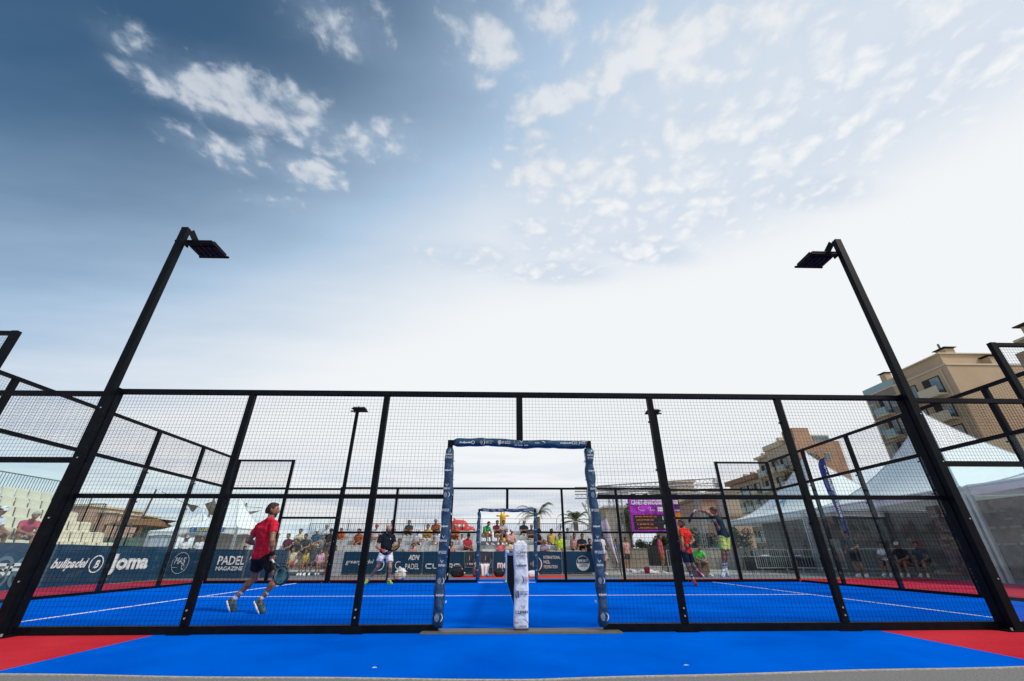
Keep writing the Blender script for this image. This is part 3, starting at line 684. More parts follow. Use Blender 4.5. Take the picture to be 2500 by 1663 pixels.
        so_ = part('sole', np_mesh('sole', [surf([(heel-sole*.03*sc, lerp(heel, t, .6)-sole*.03*sc, .042*sc, .048*sc), (lerp(heel, t, .6)-sole*.03*sc, t+u*.01-sole*.026*sc, .048*sc, .036*sc)], res, .01, [(heel-sole*.046*sc, -sole), (heel-sole*.018*sc, sole)])], look.get('sole', ink_w), org), None, None)
        so_.parent = sh
    hs = head+up*.028*sc-face*.008*sc
    if look.get('hair') is not None:
        hp_ = [(hs+up*.006, hs+face*.030*sc+up*.010*sc, .096*sc, .087*sc), (hs-face*.034*sc-up*.035*sc, hs, .076*sc, .094*sc)]
        if look.get('bun'): hp_ += [(head-face*.11*sc+up*.03, head-face*.13*sc-up*.05, .035*sc, .02*sc)]
        if look.get('longhair'): hp_ += [(head-face*.04-up*.02, neck-face*.06-up*.06, .08*sc, .05*sc)]
        cut = [(head+face*.050*sc+up*.050*sc, nrm(face*.8-up*.62))]
        if not look.get('longhair'): cut.append((head-up*.06*sc, -up))
        tuft = (lambda G: .006*np.sin(G[..., 0]*150)*np.sin(G[..., 1]*170+G[..., 2]*130)) if res < .015 else None
        cloth('hair', hp_, look['hair'], .02, cut, tuft, r=min(res, .012))
    if look.get('beard') is not None:
        cloth('beard', [(head-up*.062*sc+face*.03*sc, head-up*.045*sc+face*.045*sc, .055*sc, .056*sc), (head-up*.10*sc+face*.064*sc, head-up*.088*sc+face*.062*sc, .026*sc, .028*sc), (head-up*.03*sc+side*.06*sc, head-up*.06*sc+side*.045*sc, .024, .026), (head-up*.03*sc-side*.06*sc, head-up*.06*sc-side*.045*sc, .024, .026)], look['beard'], .02, [(head-up*.045*sc, nrm(up+face*.15))], r=min(res, .01))
    if look.get('cap') is not None:
        cp = cloth('cap', [(hs+up*.012, hs+face*.02*sc+up*.01, .098*sc, .092*sc)], look['cap'], .01, [(hs+up*.015*sc, -nrm(up+face*.1))], r=min(res, .012))
        mbv = MB(); c0 = hs+face*.085*sc+up*.022*sc
        mbv.grid(lambda u, v: tuple((c0+side*(u-.5)*.15*sc+face*(v*.075*sc*math.cos((u-.5)*2.2))-up*(.012*v+.02*(2*u-1)**2)).tolist()), 6, 3)
        mbv.grid(lambda u, v: tuple((c0-up*.006+side*(.5-u)*.15*sc+face*(v*.075*sc*math.cos((u-.5)*2.2))-up*(.012*v+.02*(2*u-1)**2)).tolist()), 6, 3)
        part('visor', mbv, look['cap'], cp, smooth=True)
    eye = mat('eye', (.02, .015, .012), .2)
    if look.get('shades'):
        part('sunglasses', np_mesh('sunglasses', [surf([(head+face*.082*sc+side*.034*sc+up*.012*sc, head+face*.084*sc+side*.026*sc+up*.010*sc, .019, .019), (head+face*.082*sc-side*.034*sc+up*.012*sc, head+face*.084*sc-side*.026*sc+up*.010*sc, .019, .019), (head+side*.085*sc+up*.014, head+face*.085*sc+side*.045*sc+up*.014, .005, .007), (head-side*.085*sc+up*.014, head+face*.085*sc-side*.045*sc+up*.014, .005, .007)], .006, .012)], eye, org), None, root)
    else:
        for g in (-1, 1): part('eye', MB().ball((head+face*.084*sc+side*g*.032*sc+up*.010*sc).tolist(), .011*sc, 8), eye, root, smooth=True)
        part('mouth', MB().ball((head+face*.086*sc-up*.058*sc).tolist(), .017*sc, 8, (1, 1, .35)), mat('lips', (.32, .11, .09), .5), root, smooth=True)
    return root
def band_part(root, a, b, r, m, name='wristband', t0=0., t1=1.):
    a = V3(a); b = V3(b)
    return part(name, MB().tube([tuple(lerp(a, b, t0).tolist()), tuple(lerp(a, b, (t0+t1)/2).tolist()), tuple(lerp(a, b, t1).tolist())], [r*.96, r, r*.96], 14), m, root, smooth=True)
def racket(hand_p, centre, nrm_, label, face_m, rim_m, grip_m, dots=True):
    h = V3(hand_p); c = V3(centre); d = nrm(c-h); n = nrm(V3(nrm_)-d*float(V3(nrm_) @ d)); s = np.cross(d, n)
    T = thing('padel_racket', label, 'racket', h.tolist())
    g0 = h-d*.05; thr = c-d*.13
    part('grip', MB().tube([tuple((g0+d*x).tolist()) for x in (0, .01, .06, .12)], [.013, .017, .015, .014], 10), grip_m, T, smooth=True)
    rim = MB(); N = 30; pts = []
    for i in range(N+1):
        a = 2*PI*i/N; rr = .128; y = -math.cos(a)*.138; x = math.sin(a)*rr*.93*(1 if y > -.06 else 1-.9*((-.06-y)/.14)**2*.5)
        pts.append(tuple((c+d*y+s*x).tolist()))
    rim.tube(pts, .019, 8, False); part('rim', rim, rim_m, T, smooth=True)
    br = MB(); 
    for g in (-1, 1): br.bar(tuple((h+d*.07+s*g*.006).tolist()), tuple((c-d*.115+s*g*.045).tolist()), .018, .03, up=n.tolist())
    part('bridge', br, rim_m, T)
    blade = MB(); vs = []
    for sg in (-1, 1):
        vs += [tuple((V3(p)*.92+c*.08+n*sg*.016).tolist()) for p in pts[:-1]]
    blade.add(vs, [tuple(range(N))[::-1], tuple(range(N, 2*N))]+[(i, (i+1) % N, (i+1) % N+N, i+N) for i in range(N)])
    bl = part('blade', blade, face_m, T)
    if dots:
        hm = MB()
        for i in range(-4, 5):
            for j in range(-4, 5):
                if math.hypot(i, j) < 4.4:
                    o = c+d*j*.021+s*(i*.021+(.0105 if j % 2 else 0))
                    hm.tube([tuple((o-n*.0175).tolist()), tuple((o+n*.0175).tolist())], .0055, 6)
        part('hole_pattern', hm, black, bl, kind='stuff')
    return T
wsock = mat('white_sock', (.75, .77, .80), .85); navyf = fab((.012, .025, .045), 'navy_fabric'); blackf = fab((.012, .012, .014), 'black_fabric')
redf = fab((.62, .015, .04), 'red_jersey'); whitef = fab((.74, .75, .80), 'white_fabric')
teal_f = mat('teal_racket_face', (.07, .20, .23), .25, .3, var=1., scale=9, detail=4)

J1 = dict(head=(-4.35, 2.07, 1.545), neck=(-4.345, 2.05, 1.39), sR=(-4.195, 1.93, 1.30), sL=(-4.555, 2.16, 1.27), eR=(-4.10, 1.80, 1.045), wR=(-4.075, 1.86, .835), hR=(-4.07, 1.89, .755), eL=(-4.70, 2.19, 1.05), wL=(-4.60, 2.40, .99),
          hipR=(-4.22, 1.97, .80), hipL=(-4.40, 2.07, .81), kL=(-4.43, 2.20, .475), aL=(-4.655, 2.10, .165), toL=(-4.60, 2.13, .035), kR=(-3.97, 2.02, .47), aR=(-4.125, 1.92, .175), toR=(-4.03, 1.93, .03))
P1 = person('padel player in a red T-shirt and black shorts running behind the left mesh', J1,
            dict(face=(.93, .30, .02), skin=skin_mats[0], shirt=redf, shorts=blackf, hair=hair_m[1], beard=hair_m[1], shoes=mat('black_green_shoe', (.05, .09, .09), .5, var=.9, scale=22), socks=wsock, palmR=(-.3, .5, 0), palmL=(0, 0, -1), curl=1.1, leg=.62, sockh=.60, sleeve=.55), res=.0125)
band_part(P1, J1['eR'], J1['wR'], .043, blackf, 't', .74, 1.02).name = 'wristband'
racket((-4.06, 1.88, .755), (-3.82, 1.80, .535), (-.25, -.95, .1), 'teal and black padel racket held low by the red-shirted player on the left', teal_f, mat('teal_rim', (.012, .03, .035), .3), ink_w)

J2 = dict(head=(-3.98, 9.27, 1.60), neck=(-4.0, 9.3, 1.45), sR=(-4.19, 9.22, 1.36), sL=(-3.82, 9.42, 1.36), eR=(-4.25, 9.12, 1.07), wR=(-4.03, 9.02, .95), hR=(-3.96, 8.99, .93), eL=(-3.69, 9.25, 1.09), wL=(-3.78, 9.07, .97),
          hipR=(-4.09, 9.3, .86), hipL=(-3.88, 9.37, .86), kR=(-4.15, 9.18, .49), aR=(-4.42, 9.36, .15), toR=(-4.50, 9.22, .04), kL=(-3.76, 9.2, .47), aL=(-3.80, 9.35, .12), toL=(-3.66, 9.18, .04))
P2 = person('bearded padel player in a black shirt and white shorts, ready at the far fence', J2,
            dict(face=(.75, -.62, 0), skin=skin_mats[1], shirt=fab((.008, .012, .022), 'dark_navy_shirt'), shorts=whitef, hair=None, beard=hair_m[1], shoes=mat('lime_shoe', (.35, .5, .08), .5, var=.7, scale=22), socks=wsock, fat=1.12, leg=.62, sockh=.78, curl=1.1, palmR=(.3, .8, 0), palmL=(-.3, .8, 0)), res=.0135)
band_part(P2, J2['eR'], J2['wR'], .042, redf, 't', .7, 1.0).name = 'wristband'
part('chest_badge', MB().ball((-3.87, 9.24, 1.30), .016, 8), ink_w, P2)
racket((-3.90, 8.98, .935), (-3.60, 8.90, 1.03), (.1, -.6, .8), 'black and gold padel racket held level by the black-shirted player', mat('gold_racket_face', (.35, .24, .08), .35, .2, var=.6, scale=18), black, ink_w)

J3 = dict(head=(5.52, 8.2, 1.70), neck=(5.56, 8.2, 1.555), sR=(5.42, 8.08, 1.475), sL=(5.72, 8.30, 1.47), eL=(5.78, 8.12, 1.22), wL=(5.52, 7.94, 1.08), hL=(5.43, 7.91, 1.05), eR=(5.33, 7.9, 1.22), wR=(5.27, 7.78, 1.02),
          hipR=(5.43, 8.15, .90), hipL=(5.62, 8.25, .90), kR=(5.45, 8.10, .52), aR=(5.585, 8.22, .16), toR=(5.56, 8.02, .045), kL=(5.66, 8.22, .53), aL=(5.86, 8.42, .37), toL=(5.96, 8.46, .25))
P3 = person('padel player in a bright red T-shirt and navy shorts looking up', J3,
            dict(face=(-.8, -.25, .5), skin=skin_mats[0], shirt=fab((.72, .03, .02), 'scarlet_jersey'), shorts=navyf, hair=hair_m[0], beard=hair_m[0], shoes=mat('red_shoe', (.45, .03, .06), .5, var=.5, scale=22), socks=wsock, leg=.75, sockh=.6, curl=.9, palmR=(.3, .5, 0), palmL=(.1, .9, 0)), res=.0135)
band_part(P3, J3['eL'], J3['wL'], .036, blackf, 't', .84, 1.0).name = 'wristband'

J4 = dict(head=(6.225, 7.36, 2.00), neck=(6.31, 7.45, 1.885), sR=(6.15, 7.30, 1.84), sL=(6.49, 7.56, 1.77), eR=(5.92, 7.28, 2.00), wR=(5.70, 7.28, 2.02), hR=(5.62, 7.28, 2.01), eL=(6.24, 7.30, 1.50), wL=(6.13, 7.15, 1.66), 
          hipR=(6.35, 7.42, 1.30), hipL=(6.54, 7.52, 1.31), kR=(6.27, 7.38, .87), aR=(6.23, 7.46, .45), toR=(6.05, 7.32, .285), kL=(6.42, 7.48, .87), aL=(6.35, 7.58, .47), toL=(6.30, 7.40, .30))
P4 = person('leaping padel player in dark shirt and lime shorts, racket arm stretched left', J4,
            dict(face=(-.95, -.25, .1), skin=skin_mats[0], shirt=fab((.015, .03, .045), 'dark_teal_shirt'), shorts=fab((.52, .60, .16), 'lime_shorts'), hair=mat('hair_auburn', (.06, .022, .014), .6), shoes=mat('grey_shoe', (.35, .4, .42), .5, var=.6, scale=22), socks=mat('blue_sock', (.35, .58, .78), .85), leg=.82, sockh=.62, curl=1.1, palmR=(0, .6, -.6), palmL=(0, .9, 0)), res=.0135)
racket((5.60, 7.27, 2.0), (5.43, 7.22, 1.80), (.75, -.5, -.6), 'dark navy padel racket hanging down from the leaping player\'s hand', navyf, navyf, ink_w, False)

# seated and standing spectators: a few poses, then copies with their own clothes
def seat_pose(lean=0., arms='knees', sc=1., knees=.12, drop=0.):
    h = lambda y, z: (y-math.sin(lean)*(z-.5)*1., .5+(z-.5)*math.cos(lean))
    def pt(x, y, z):
        if z > .55: y2 = y-math.sin(lean)*(z-.5); z2 = .5+(z-.5)*math.cos(lean); return (x*sc, y2*sc, z2*sc)
        return (x*sc, y*sc, z*sc)
    J = dict(head=pt(0, -.03, 1.19), neck=pt(0, .03, 1.03), sR=pt(-.18, .03, .95), sL=pt(.18, .03, .95), hipR=(-.09*sc, 0, .5*sc), hipL=(.09*sc, 0, .5*sc),
             kR=(-knees*sc, -.43*sc, .52*sc), kL=(knees*sc, -.43*sc, .52*sc), aR=(-knees*sc, -.42*sc, .10*sc), aL=(knees*sc, -.46*sc, .10*sc), toR=(-(knees+.02)*sc, -.58*sc, .045*sc), toL=((knees+.03)*sc, -.62*sc, .045*sc))
    if arms == 'knees': J.update(eR=pt(-.23, -.06, .70), wR=(-.13*sc, -.30*sc-math.sin(lean)*.05, .62*sc), eL=pt(.23, -.06, .70), wL=(.12*sc, -.30*sc, .62*sc))
    if arms == 'crossed': J.update(eR=pt(-.22, -.10, .72), wR=pt(.05, -.20, .80), eL=pt(.22, -.10, .72), wL=pt(-.05, -.22, .77))
    if arms == 'clasp': J.update(eR=pt(-.22, -.26, .68) if lean > .2 else pt(-.22, -.1, .7), wR=(-.04*sc, -.50*sc, .60*sc), eL=pt(.22, -.26, .68) if lean > .2 else pt(.22, -.1, .7), wL=(.04*sc, -.50*sc, .61*sc))
    return J
def stand_pose(a=0):
    return dict(head=(0, -.02, 1.62), neck=(0, .02, 1.46), sR=(-.19, .02, 1.38), sL=(.19, .02, 1.38), eR=(-.25, .02, 1.10), wR=(-.20 if a else -.26, -.16 if a else -.04, .95 if a else .85), eL=(.25, .02, 1.10), wL=(.2 if a else .26, -.2 if a else -.04, 1.05 if a else .85),
                hipR=(-.09, 0, .90), hipL=(.09, 0, .90), kR=(-.11, -.03, .49), kL=(.12, -.02, .49), aR=(-.12, .03, .09), aL=(.14, .10, .09), toR=(-.14, -.13, .045), toL=(.17, -.05, .045))
BASE = dict(face=(0, -1, -.05), skin=skin_mats[0], shirt=whitef, shorts=navyf, hair=hair_m[0], shoes=ink_w, socks=wsock, curl=.5, sockh=.85)
TPL = {}
def template(key, J, **kw):
    look = dict(BASE); look.update(kw); TPL[key] = person('template', J, look, res=.021, origin=(0, 0, 0))
template('sit', seat_pose(.05, 'knees')); template('lean', seat_pose(.5, 'clasp', knees=.17)); template('cross', seat_pose(0, 'crossed'))
template('sitcap', seat_pose(.12, 'clasp'), cap=whitef, shades=True); template('long', seat_pose(.1, 'knees', knees=.07), longhair=True, sleeve=.1, hair=hair_m[1])
template('trous', seat_pose(.3, 'clasp', knees=.15), leg=1.2); template('bald', seat_pose(.15, 'crossed'), hair=hair_m[2], fat=1.15)
template('stand', stand_pose()); template('standcap', stand_pose(1), cap=blackf, leg=.8)
for o in TPL.values():
    pass
used_tpl = set()
def spectator(key, pos, rz, label, shirt, shorts=None, skin=0, hair=None, cap=None, sc=1., group='spectators watching the match', seat=None):
    src = TPL[key]
    c = copy_tree(src); c.location = pos; c.rotation_euler = (0, 0, rz); c.scale = (sc, sc, sc); c['label'] = label; c['group'] = group
    def setm(o, m):
        for sl2 in o.material_slots: sl2.link = 'OBJECT'; sl2.material = m
    setm(c, skin_mats[skin])
    for ch in c.children:
        n = ch.name.split('.')[0]
        if n == 'shirt': setm(ch, shirt)
        if n in ('shorts', 'trousers') and shorts: setm(ch, shorts)
        if n == 'hair' and hair is not None: setm(ch, hair_m[hair])
        if n == 'cap' and cap: setm(ch, cap); [setm(g, cap) for g in ch.children]
    return c

# ------------------------------------------------------------------ banners
def banner(x0, y0, x1, y1, zb, zt_, label, seams, group='navy sponsor banners round the court'):
    a, b = Vector((x0, y0, 0)), Vector((x1, y1, 0)); d = (b-a).normalized(); L = (b-a).length; n = Vector((d.y, -d.x, 0))
    T = thing('banner', label, 'banner', ((a+b)/2)[:], 0, group)
    mb = MB(); ns = max(8, int(L/.25))
    rr = random.Random(int(x0*7+y0*3)); ph = [(rr.uniform(1, 7), rr.uniform(0, 6)) for _ in range(5)]
    def f(u, v):
        s_ = sum(math.sin(q*u*L+p+v*2) for q, p in ph)/5*.008
        sag = .008*math.sin(u*L*3.1)*(1 if v > .9 else 0)
        q = a+d*u*L+n*s_; return (q.x, q.y, zb+(zt_-zb)*v+sag)
    mb.grid(f, ns, 6)
    mb.grid(lambda u, v: (f(1-u, v)[0]-n.x*.02, f(1-u, v)[1]-n.y*.02, f(1-u, v)[2]), ns, 6)
    part('vinyl', mb, navyb, T)
    for sx in seams:
        p = a+d*sx-n*.03; part('support_post', MB().bar((p.x, p.y, 0), (p.x, p.y, zt_-.01), .035), steel, T)
        q = a+d*sx+n*.012; part('seam', MB().bar((q.x, q.y, zb+.02), (q.x, q.y, zt_-.02), .014, .006, up=n[:]), ink_g, T)
    for k in range(int(L/.9)):
        q = a+d*(.45+k*.9)-n*.02; part('stake', MB().bar((q.x, q.y, -.01), (q.x, q.y, zb+.06), .02), steel, T)
    return T, Frame(a+n*.016, d, (0, 0, 1))
# along the left side, facing the court
B, F = banner(-13.35, 2.2, -13.35, 8.0, .02, 1.13, 'navy banner in front of the cream grandstand, with big outlined rings and wide letters', [0, 5.78])
wordmark(F, 4.05, .39, 2.45, .22, ink_w, B, th=.07, word='CUPRA')
for x in (4.0, 4.55, 5.1): ring(F, x, .55, .22, .085, ink_g, B, d=.001); ring(F, x, .30, .22, .085, ink_g, B, d=.0015)
mask_emblem(F, 4.0, .83, .22, ink_w, B)
B, F = banner(-13.35, 8.02, -13.35, 10.02, .02, 1.12, 'navy banner with slanted white padel-brand lettering, left of the big left pole', [0, 1.98])
text(F, 'bullpadel', .62, .50, .24, ink_w, B, shear=.35, fat=.03, width=1.2); ring(F, 1.58, .58, .24, .035, ink_w, B, sy=1.0); text(F, 'B', 1.58, .47, .22, ink_w, B, fat=.03, shear=.3)
B, F = banner(-13.35, 10.04, -13.35, 12.9, .02, 1.12, 'navy banner with large chunky white letters between the left wall posts', [0, 2.88])
text(F, 'Joma', .98, .42, .44, ink_w, B, fat=.045, width=1.72)
# turning to face the camera
B, F = banner(-13.75, 13.0, -12.16, 13.0, .02, 1.06, 'navy banner with a thin white circle and handwritten letters', [0, 1.57])
ring(F, .84, .56, .32, .012, ink_w, B, sy=1.15); text(F, 'MAS', .79, .52, .24, ink_w, B, shear=.25, width=.42); ring(F, .98, .42, .05, .014, ink_w, B, sy=1.6); strokes(F, [[(.56, .40), (.76, .40)]], .01, ink_w, B)
B, F = banner(-12.14, 13.02, -10.38, 13.02, .02, 1.04, 'navy banner of a padel magazine behind the running red-shirted player', [0, 1.74])
text(F, 'PADEL', 1.18, .50, .30, ink_w, B, fat=.02, width=1.05); text(F, 'MAGAZINE', 1.18, .30, .13, ink_w, B, width=1.05, fat=.02); ring(F, .30, .55, .12, .04, ink_w, B, 20, 320)
B, F = banner(-10.36, 13.05, -8.85, 13.2, .03, 1.03, 'darker navy banner half hidden behind the red-shirted player', [0, 1.48])
text(F, 'Pi', .14, .66, .13, ink_w, B, shear=.3); text(F, 'e', .24, .42, .1, ink_w, B)
# far side, facing the camera
YB = 15.5
def far_b(x0, x1, label): return banner(x0, YB, x1, YB, .11, .97, label, [0, x1-x0-.02])
B, F = far_b(-7.35, -5.35, 'far navy banner with small italic lettering and a round emblem')
text(F, 'greenypadel', .75, .48, .17, ink_w, B, shear=.2, width=1.25); ring(F, 1.62, .45, .24, .035, ink_w, B, -90, 120); ring(F, 1.58, .42, .10, .035, ink_w, B, -120, 90)
B, F = far_b(-5.33, -3.75, 'far navy banner with two stacked words behind the black-shirted player')
text(F, 'ADN', 1.16, .63, .20, ink_w, B, shear=.2, fat=.025, width=.5); text(F, 'PADEL', 1.12, .26, .22, ink_w, B, width=.62); ring(F, .5, .42, .14, .03, ink_w, B, 60, 330)
B, F = far_b(-3.73, -1.85, 'far navy banner with a winged emblem over wide white letters')
wordmark(F, .95, .30, 1.6, .16, ink_w, B, th=.042); mask_emblem(F, 1.0, .70, .17, ink_w, B)
B, F = far_b(-1.83, -.55, 'far navy banner with a framed newspaper title behind the dark chairs')
text(F, "L'INDEPENDANT", .64, .40, .14, ink_w, B, fat=.02, width=1.08); strokes(F, [[(.04, .33), (1.24, .33), (1.24, .62), (.04, .62), (.04, .33)]], .006, ink_w, B)
B, F = far_b(-.53, 1.05, 'far navy banner with big rounded white letters behind the net')
text(F, 'mejor', .62, .30, .30, ink_w, B, fat=.035, width=.9); ring(F, .62, .78, .06, .07, ink_w, B); ring(F, .71, .78, .06, .07, ink_w, B)
B, F = far_b(1.07, 2.62, 'far navy banner with a crescent emblem and three stacked words')
ring(F, .30, .46, .31, .05, ink_w, B, -62, 62, taper=True)
strokes(F, [[(.12+.06*i, .46-.04*(3-abs(i-2))), (.12+.06*i, .46+.04*(3-abs(i-2)))] for i in range(5)], .012, ink_w, B, 'emblem')
for i, t_ in enumerate(('INTERNATIONAL', 'PADEL', 'FEDERATION')): text(F, t_, .70, .66-.19*i, .13, ink_w, B, 'LEFT', width=(.78, .30, .62)[i])
B, F = far_b(2.64, 4.55, 'far navy banner with a half-white circle logo, beside the right doorway post')
ring(F, .95, .48, .30, .012, ink_w, B); disc(F, .95, .47, .29, ink_w, B, 180, 360)
text(F, 'SPORT', .95, .52, .11, ink_w, B, fat=.015, width=.46); text(F, '2000', .95, .34, .11, ink_n, B, fat=.01, width=.40, d=.008)
solo('partition_panel', MB().box(-7.95, -7.38, 15.4, 15.5, 0, 1.0), mat('grey_panel', (.40, .42, .46), .8), 'pale grey panel at the left end of the far banners', 'panel')

# ------------------------------------------------------------------ grandstands
seat_c = mat('cream_plastic', (.66, .60, .46), .5, var=.06); seat_g = mat('grey_plastic', (.42, .44, .45), .5, var=.08)
def seat_mesh(name, m):
    mb = MB(); w = .215
    def prof(v):      # from pan front, back, and up the rest
        P = [(-.20, .395), (-.17, .42), (-.05, .405), (.10, .40), (.17, .42), (.20, .50), (.225, .66), (.25, .76), (.262, .775)]
        t = v*(len(P)-1); i = min(int(t), len(P)-2); q = t-i; return P[i][0]*(1-q)+P[i+1][0]*q, P[i][1]*(1-q)+P[i+1][1]*q
    for s, o in ((0, 0), (1, .018)):
        def f(u, v, s=s, o=o):
            y, z = prof(v); uu = (u-.5)*2*(1 if not s else -1); ww = w*(1-.22*max(0, v-.82)/.18)
            return (uu*ww, y+o-.03*uu*uu*(v > .4), z-o*(v < .5)+.012*uu*uu*(v < .5)-.02*uu*uu*(v > .95))
        mb.grid(f, 6, 10)
    mb.box(-.03, .03, -.06, .10, .30, .40)
    return mb.mesh(name, m, smooth=True)
def stand(label, org, rz, rows, x0, x1, rise, depth, m, base, pitch=.48, gaps=(), extra=None):
    T = thing('grandstand', label, 'grandstand', org, rz)
    me = seat_mesh('seat', m); deckm = mat('deck_ply', (.34, .34, .33), .8)
    for i in range(rows):
        z = base+rise*i; y = depth*i
        part('deck', MB().box(x0, x1, y-.38, y+.36, z-.03, z+.0), deckm, T, False)
        part('riser', MB().box(x0, x1, y+.362, y+.38, z-.03-(.0 if i else 0), z+rise-.03), steel if m is seat_g else seat_c, T, False)
        n = int((x1-x0)/pitch)
        for k in range(n):
            x = x0+.25+k*pitch
            if any(a < x < b and i in rr for a, b, rr in gaps): continue
            o = part('seat', me, m, T, False); o.location = (x, y, z)
    fr = MB()
    return T
def rail(T, pts, h, m, pitch=.11, t=.014, top=True):
    """pts in the stand's frame: base points of the rail; verticals and two bars per section, each section a part"""
    for a, b in zip(pts[:-1], pts[1:]):
        a, b = Vector(a), Vector(b); mb = MB(); n = max(1, int((b-a).length/pitch)); up = Vector((0, 0, 1))
        mb.bar(a+up*h, b+up*h, .035); mb.bar(a+up*.1, b+up*.1, .03)
        for i in range(n+1):
            p = a+(b-a)*i/n; mb.bar(p+up*.1, p+up*h, t if 0 < i < n else .04)
        part('guard_rail', mb, m, T, False)
# left, cream seats, facing +x: local -y is the front, so turn by +90 degrees
LS = stand('cream-seated grandstand on the left behind the navy banner', (-14.6, 7.0, 0), R(90), 6, -4.6, 5.3, .36, .66, seat_c, .48)
z0 = .48
# stepped side rail at the far end (local x = 5.35)
for i in range(6):
    rail(LS, [(5.36, .66*i-.38, z0+.36*i), (5.36, .66*i+.28, z0+.36*i)], 1.12, dsteel, .085)
rail(LS, [(-4.6, 3.66, z0+1.80), (-1, 3.66, z0+1.80), (2, 3.66, z0+1.80), (5.3, 3.66, z0+1.80)], 1.25, dsteel, .11)
part('side_cladding', MB().box(5.40, 5.44, -.38, 4.4, .0, .46), seat_c, LS, False)
br = MB()
for i in range(6):
    y = i*.8; br.bar((5.46, y, 0), (5.46, y, .5+.36*(y/.66)), .045); br.bar((5.46, y, .05), (5.46, y+.8, .5+.3*(y/.66)), .03)
part('scaffold', br, dsteel, LS, False, kind='stuff')
# far, grey seats, facing the camera
FS = stand('long grey-seated grandstand behind the far banners', (0, 17, 0), 0, 5, -11.2, 5.3, .262, .75, seat_g, .25, .43, gaps=((-1.15, .35, (2, 3, 4)), (-1.15, .0, (0, 1)), (-10.4, -8.6, (0, 1))))
rail(FS, [(-11.2, 3.45, 1.3), (-9, 3.45, 1.3), (-6.8, 3.45, 1.3), (-4.6, 3.45, 1.3), (-2.4, 3.45, 1.3), (-.9, 3.45, 1.3), (1.2, 3.45, 1.3), (3.3, 3.45, 1.3), (5.3, 3.45, 1.3)], 1.15, dsteel, .105)
mb = MB(); mb.bar((-11.2, 3.5, 2.72), (5.3, 3.5, 2.72), .02)
for i in range(16): mb.bar((-11.2+i*1.1, 3.5, 1.3), (-11.2+i*1.1, 3.5, 2.72), .022)
part('tall_rail', mb, dsteel, FS, False, kind='stuff')
part('white_step', MB().box(-1.15, .35, -.1, .34, .56, .80), mat('white_step', (.66, .67, .68), .7), FS, False)
part('white_step', MB().box(-1.15, .35, 1.2, 1.6, .80, 1.1), MATS['white_step'], FS, False)
solo('bench', MB().box(-10.6, -8.2, 16.2, 16.55, .36, .41).box(-10.5, -10.4, 16.25, 16.5, 0, .36).box(-8.4, -8.3, 16.25, 16.5, 0, .36), mat('red_bench', (.35, .06, .06), .6), 'low dark red bench in front of the grey stand, at its left end', 'bench')

# ------------------------------------------------------------------ spectators
rowY = lambda i: 17+.75*i
rowZ = lambda i: .25+.262*i
C = dict(green=fab((.03, .30, .10)), wine=fab((.12, .015, .03)), grey=fab((.38, .40, .45)), navy=navyf, pink=fab((.55, .30, .27)), rose=fab((.72, .20, .22)), cream=fab((.68, .60, .42)), orange=fab((.48, .10, .03)), white=whitef,
         dred=fab((.42, .03, .06)), black=blackf, lilac=fab((.52, .40, .55)), yellow=fab((.58, .42, .09)), neon=fab((.55, .80, .05)), beige=fab((.50, .42, .30)), blue=fab((.03, .09, .18)), char=fab((.05, .07, .08)), brick=fab((.36, .10, .05)), lime=fab((.06, .62, .05)), mag=fab((.50, .08, .14)), lpink=fab((.68, .36, .52)))
def S_row(key, px, row, label, shirt, shorts='navy', **k):
    p = at(px, 1340, rowY(row)); return spectator(key, (p.x, rowY(row)-.02, rowZ(row)+0.0), k.pop('rz', random.uniform(-.25, .25)), label, C[shirt], C[shorts], **k)
S_row('lean', 1182, 4, 'spectator in a green shirt leaning forward on the top row, left of the yellow inflatable', 'green', 'beige', rz=.7)
S_row('cross', 1213, 4, 'spectator in a dark wine vest with folded arms beside the yellow inflatable', 'wine', 'beige', rz=.4)
S_row('cross', 1229, 4, 'spectator in a grey T-shirt with folded arms sitting under the yellow inflatable', 'grey', 'navy', hair=1)
S_row('bald', 1279, 4, 'grey-haired spectator in a navy shirt with folded arms, right of the yellow inflatable', 'navy', 'beige', hair=2, rz=.3)
S_row('sitcap', 1247, 2, 'spectator in a pink shirt and white cap in the middle rows behind the net post', 'pink', 'navy', rz=.5)
S_row('sit', 1223, 0, 'spectator in a coral shirt on the front row, left of the white net post', 'rose', 'navy')
S_row('bald', 1242, 0, 'spectator in a cream shirt beside the coral shirt on the front row', 'cream', 'beige')
S_row('bald', 1109, 3, 'grey-haired spectator in a bright orange shirt next to the left doorway post', 'orange', 'black', hair=2)
S_row('sit', 1127, 2, 'child in a white shirt sitting between the orange and the dark red shirts', 'white', 'grey', sc=.8)
S_row('sitcap', 1140, 1, 'spectator in a dark red shirt and dark cap leaning, left of the far doorway', 'dred', 'black', cap=blackf, rz=.6)
S_row('long', 1103, 0, 'spectator with pink top low on the front row beside the left doorway post', 'pink', 'white', sc=.9)
S_row('sitcap', 1313, 2, 'spectator all in black turned sideways, right of the far doorway', 'black', 'black', cap=blackf, rz=.9)
S_row('bald', 1331, 0, 'grey-haired man in a lilac striped shirt resting his arm on the far banner', 'lilac', 'white', hair=2, rz=-.3)
S_row('long', 1347, 2, 'woman in a yellow and white top behind the lilac-shirted man', 'yellow', 'white', skin=2)
S_row('sit', 1368, 1, 'spectator in a neon yellow shirt right of the far doorway', 'neon', 'grey')
S_row('sit', 1388, 3, 'boy in a grey top on the upper row near the right doorway post', 'grey', 'grey', sc=.85)
S_row('long', 1403, 1, 'spectator in a pinkish grey vest between the neon shirt and the navy shirt', 'pink', 'black', skin=0)
S_row('bald', 1421, 1, 'man in a navy shirt at the right end of the grey stand', 'navy', 'black', hair=0)
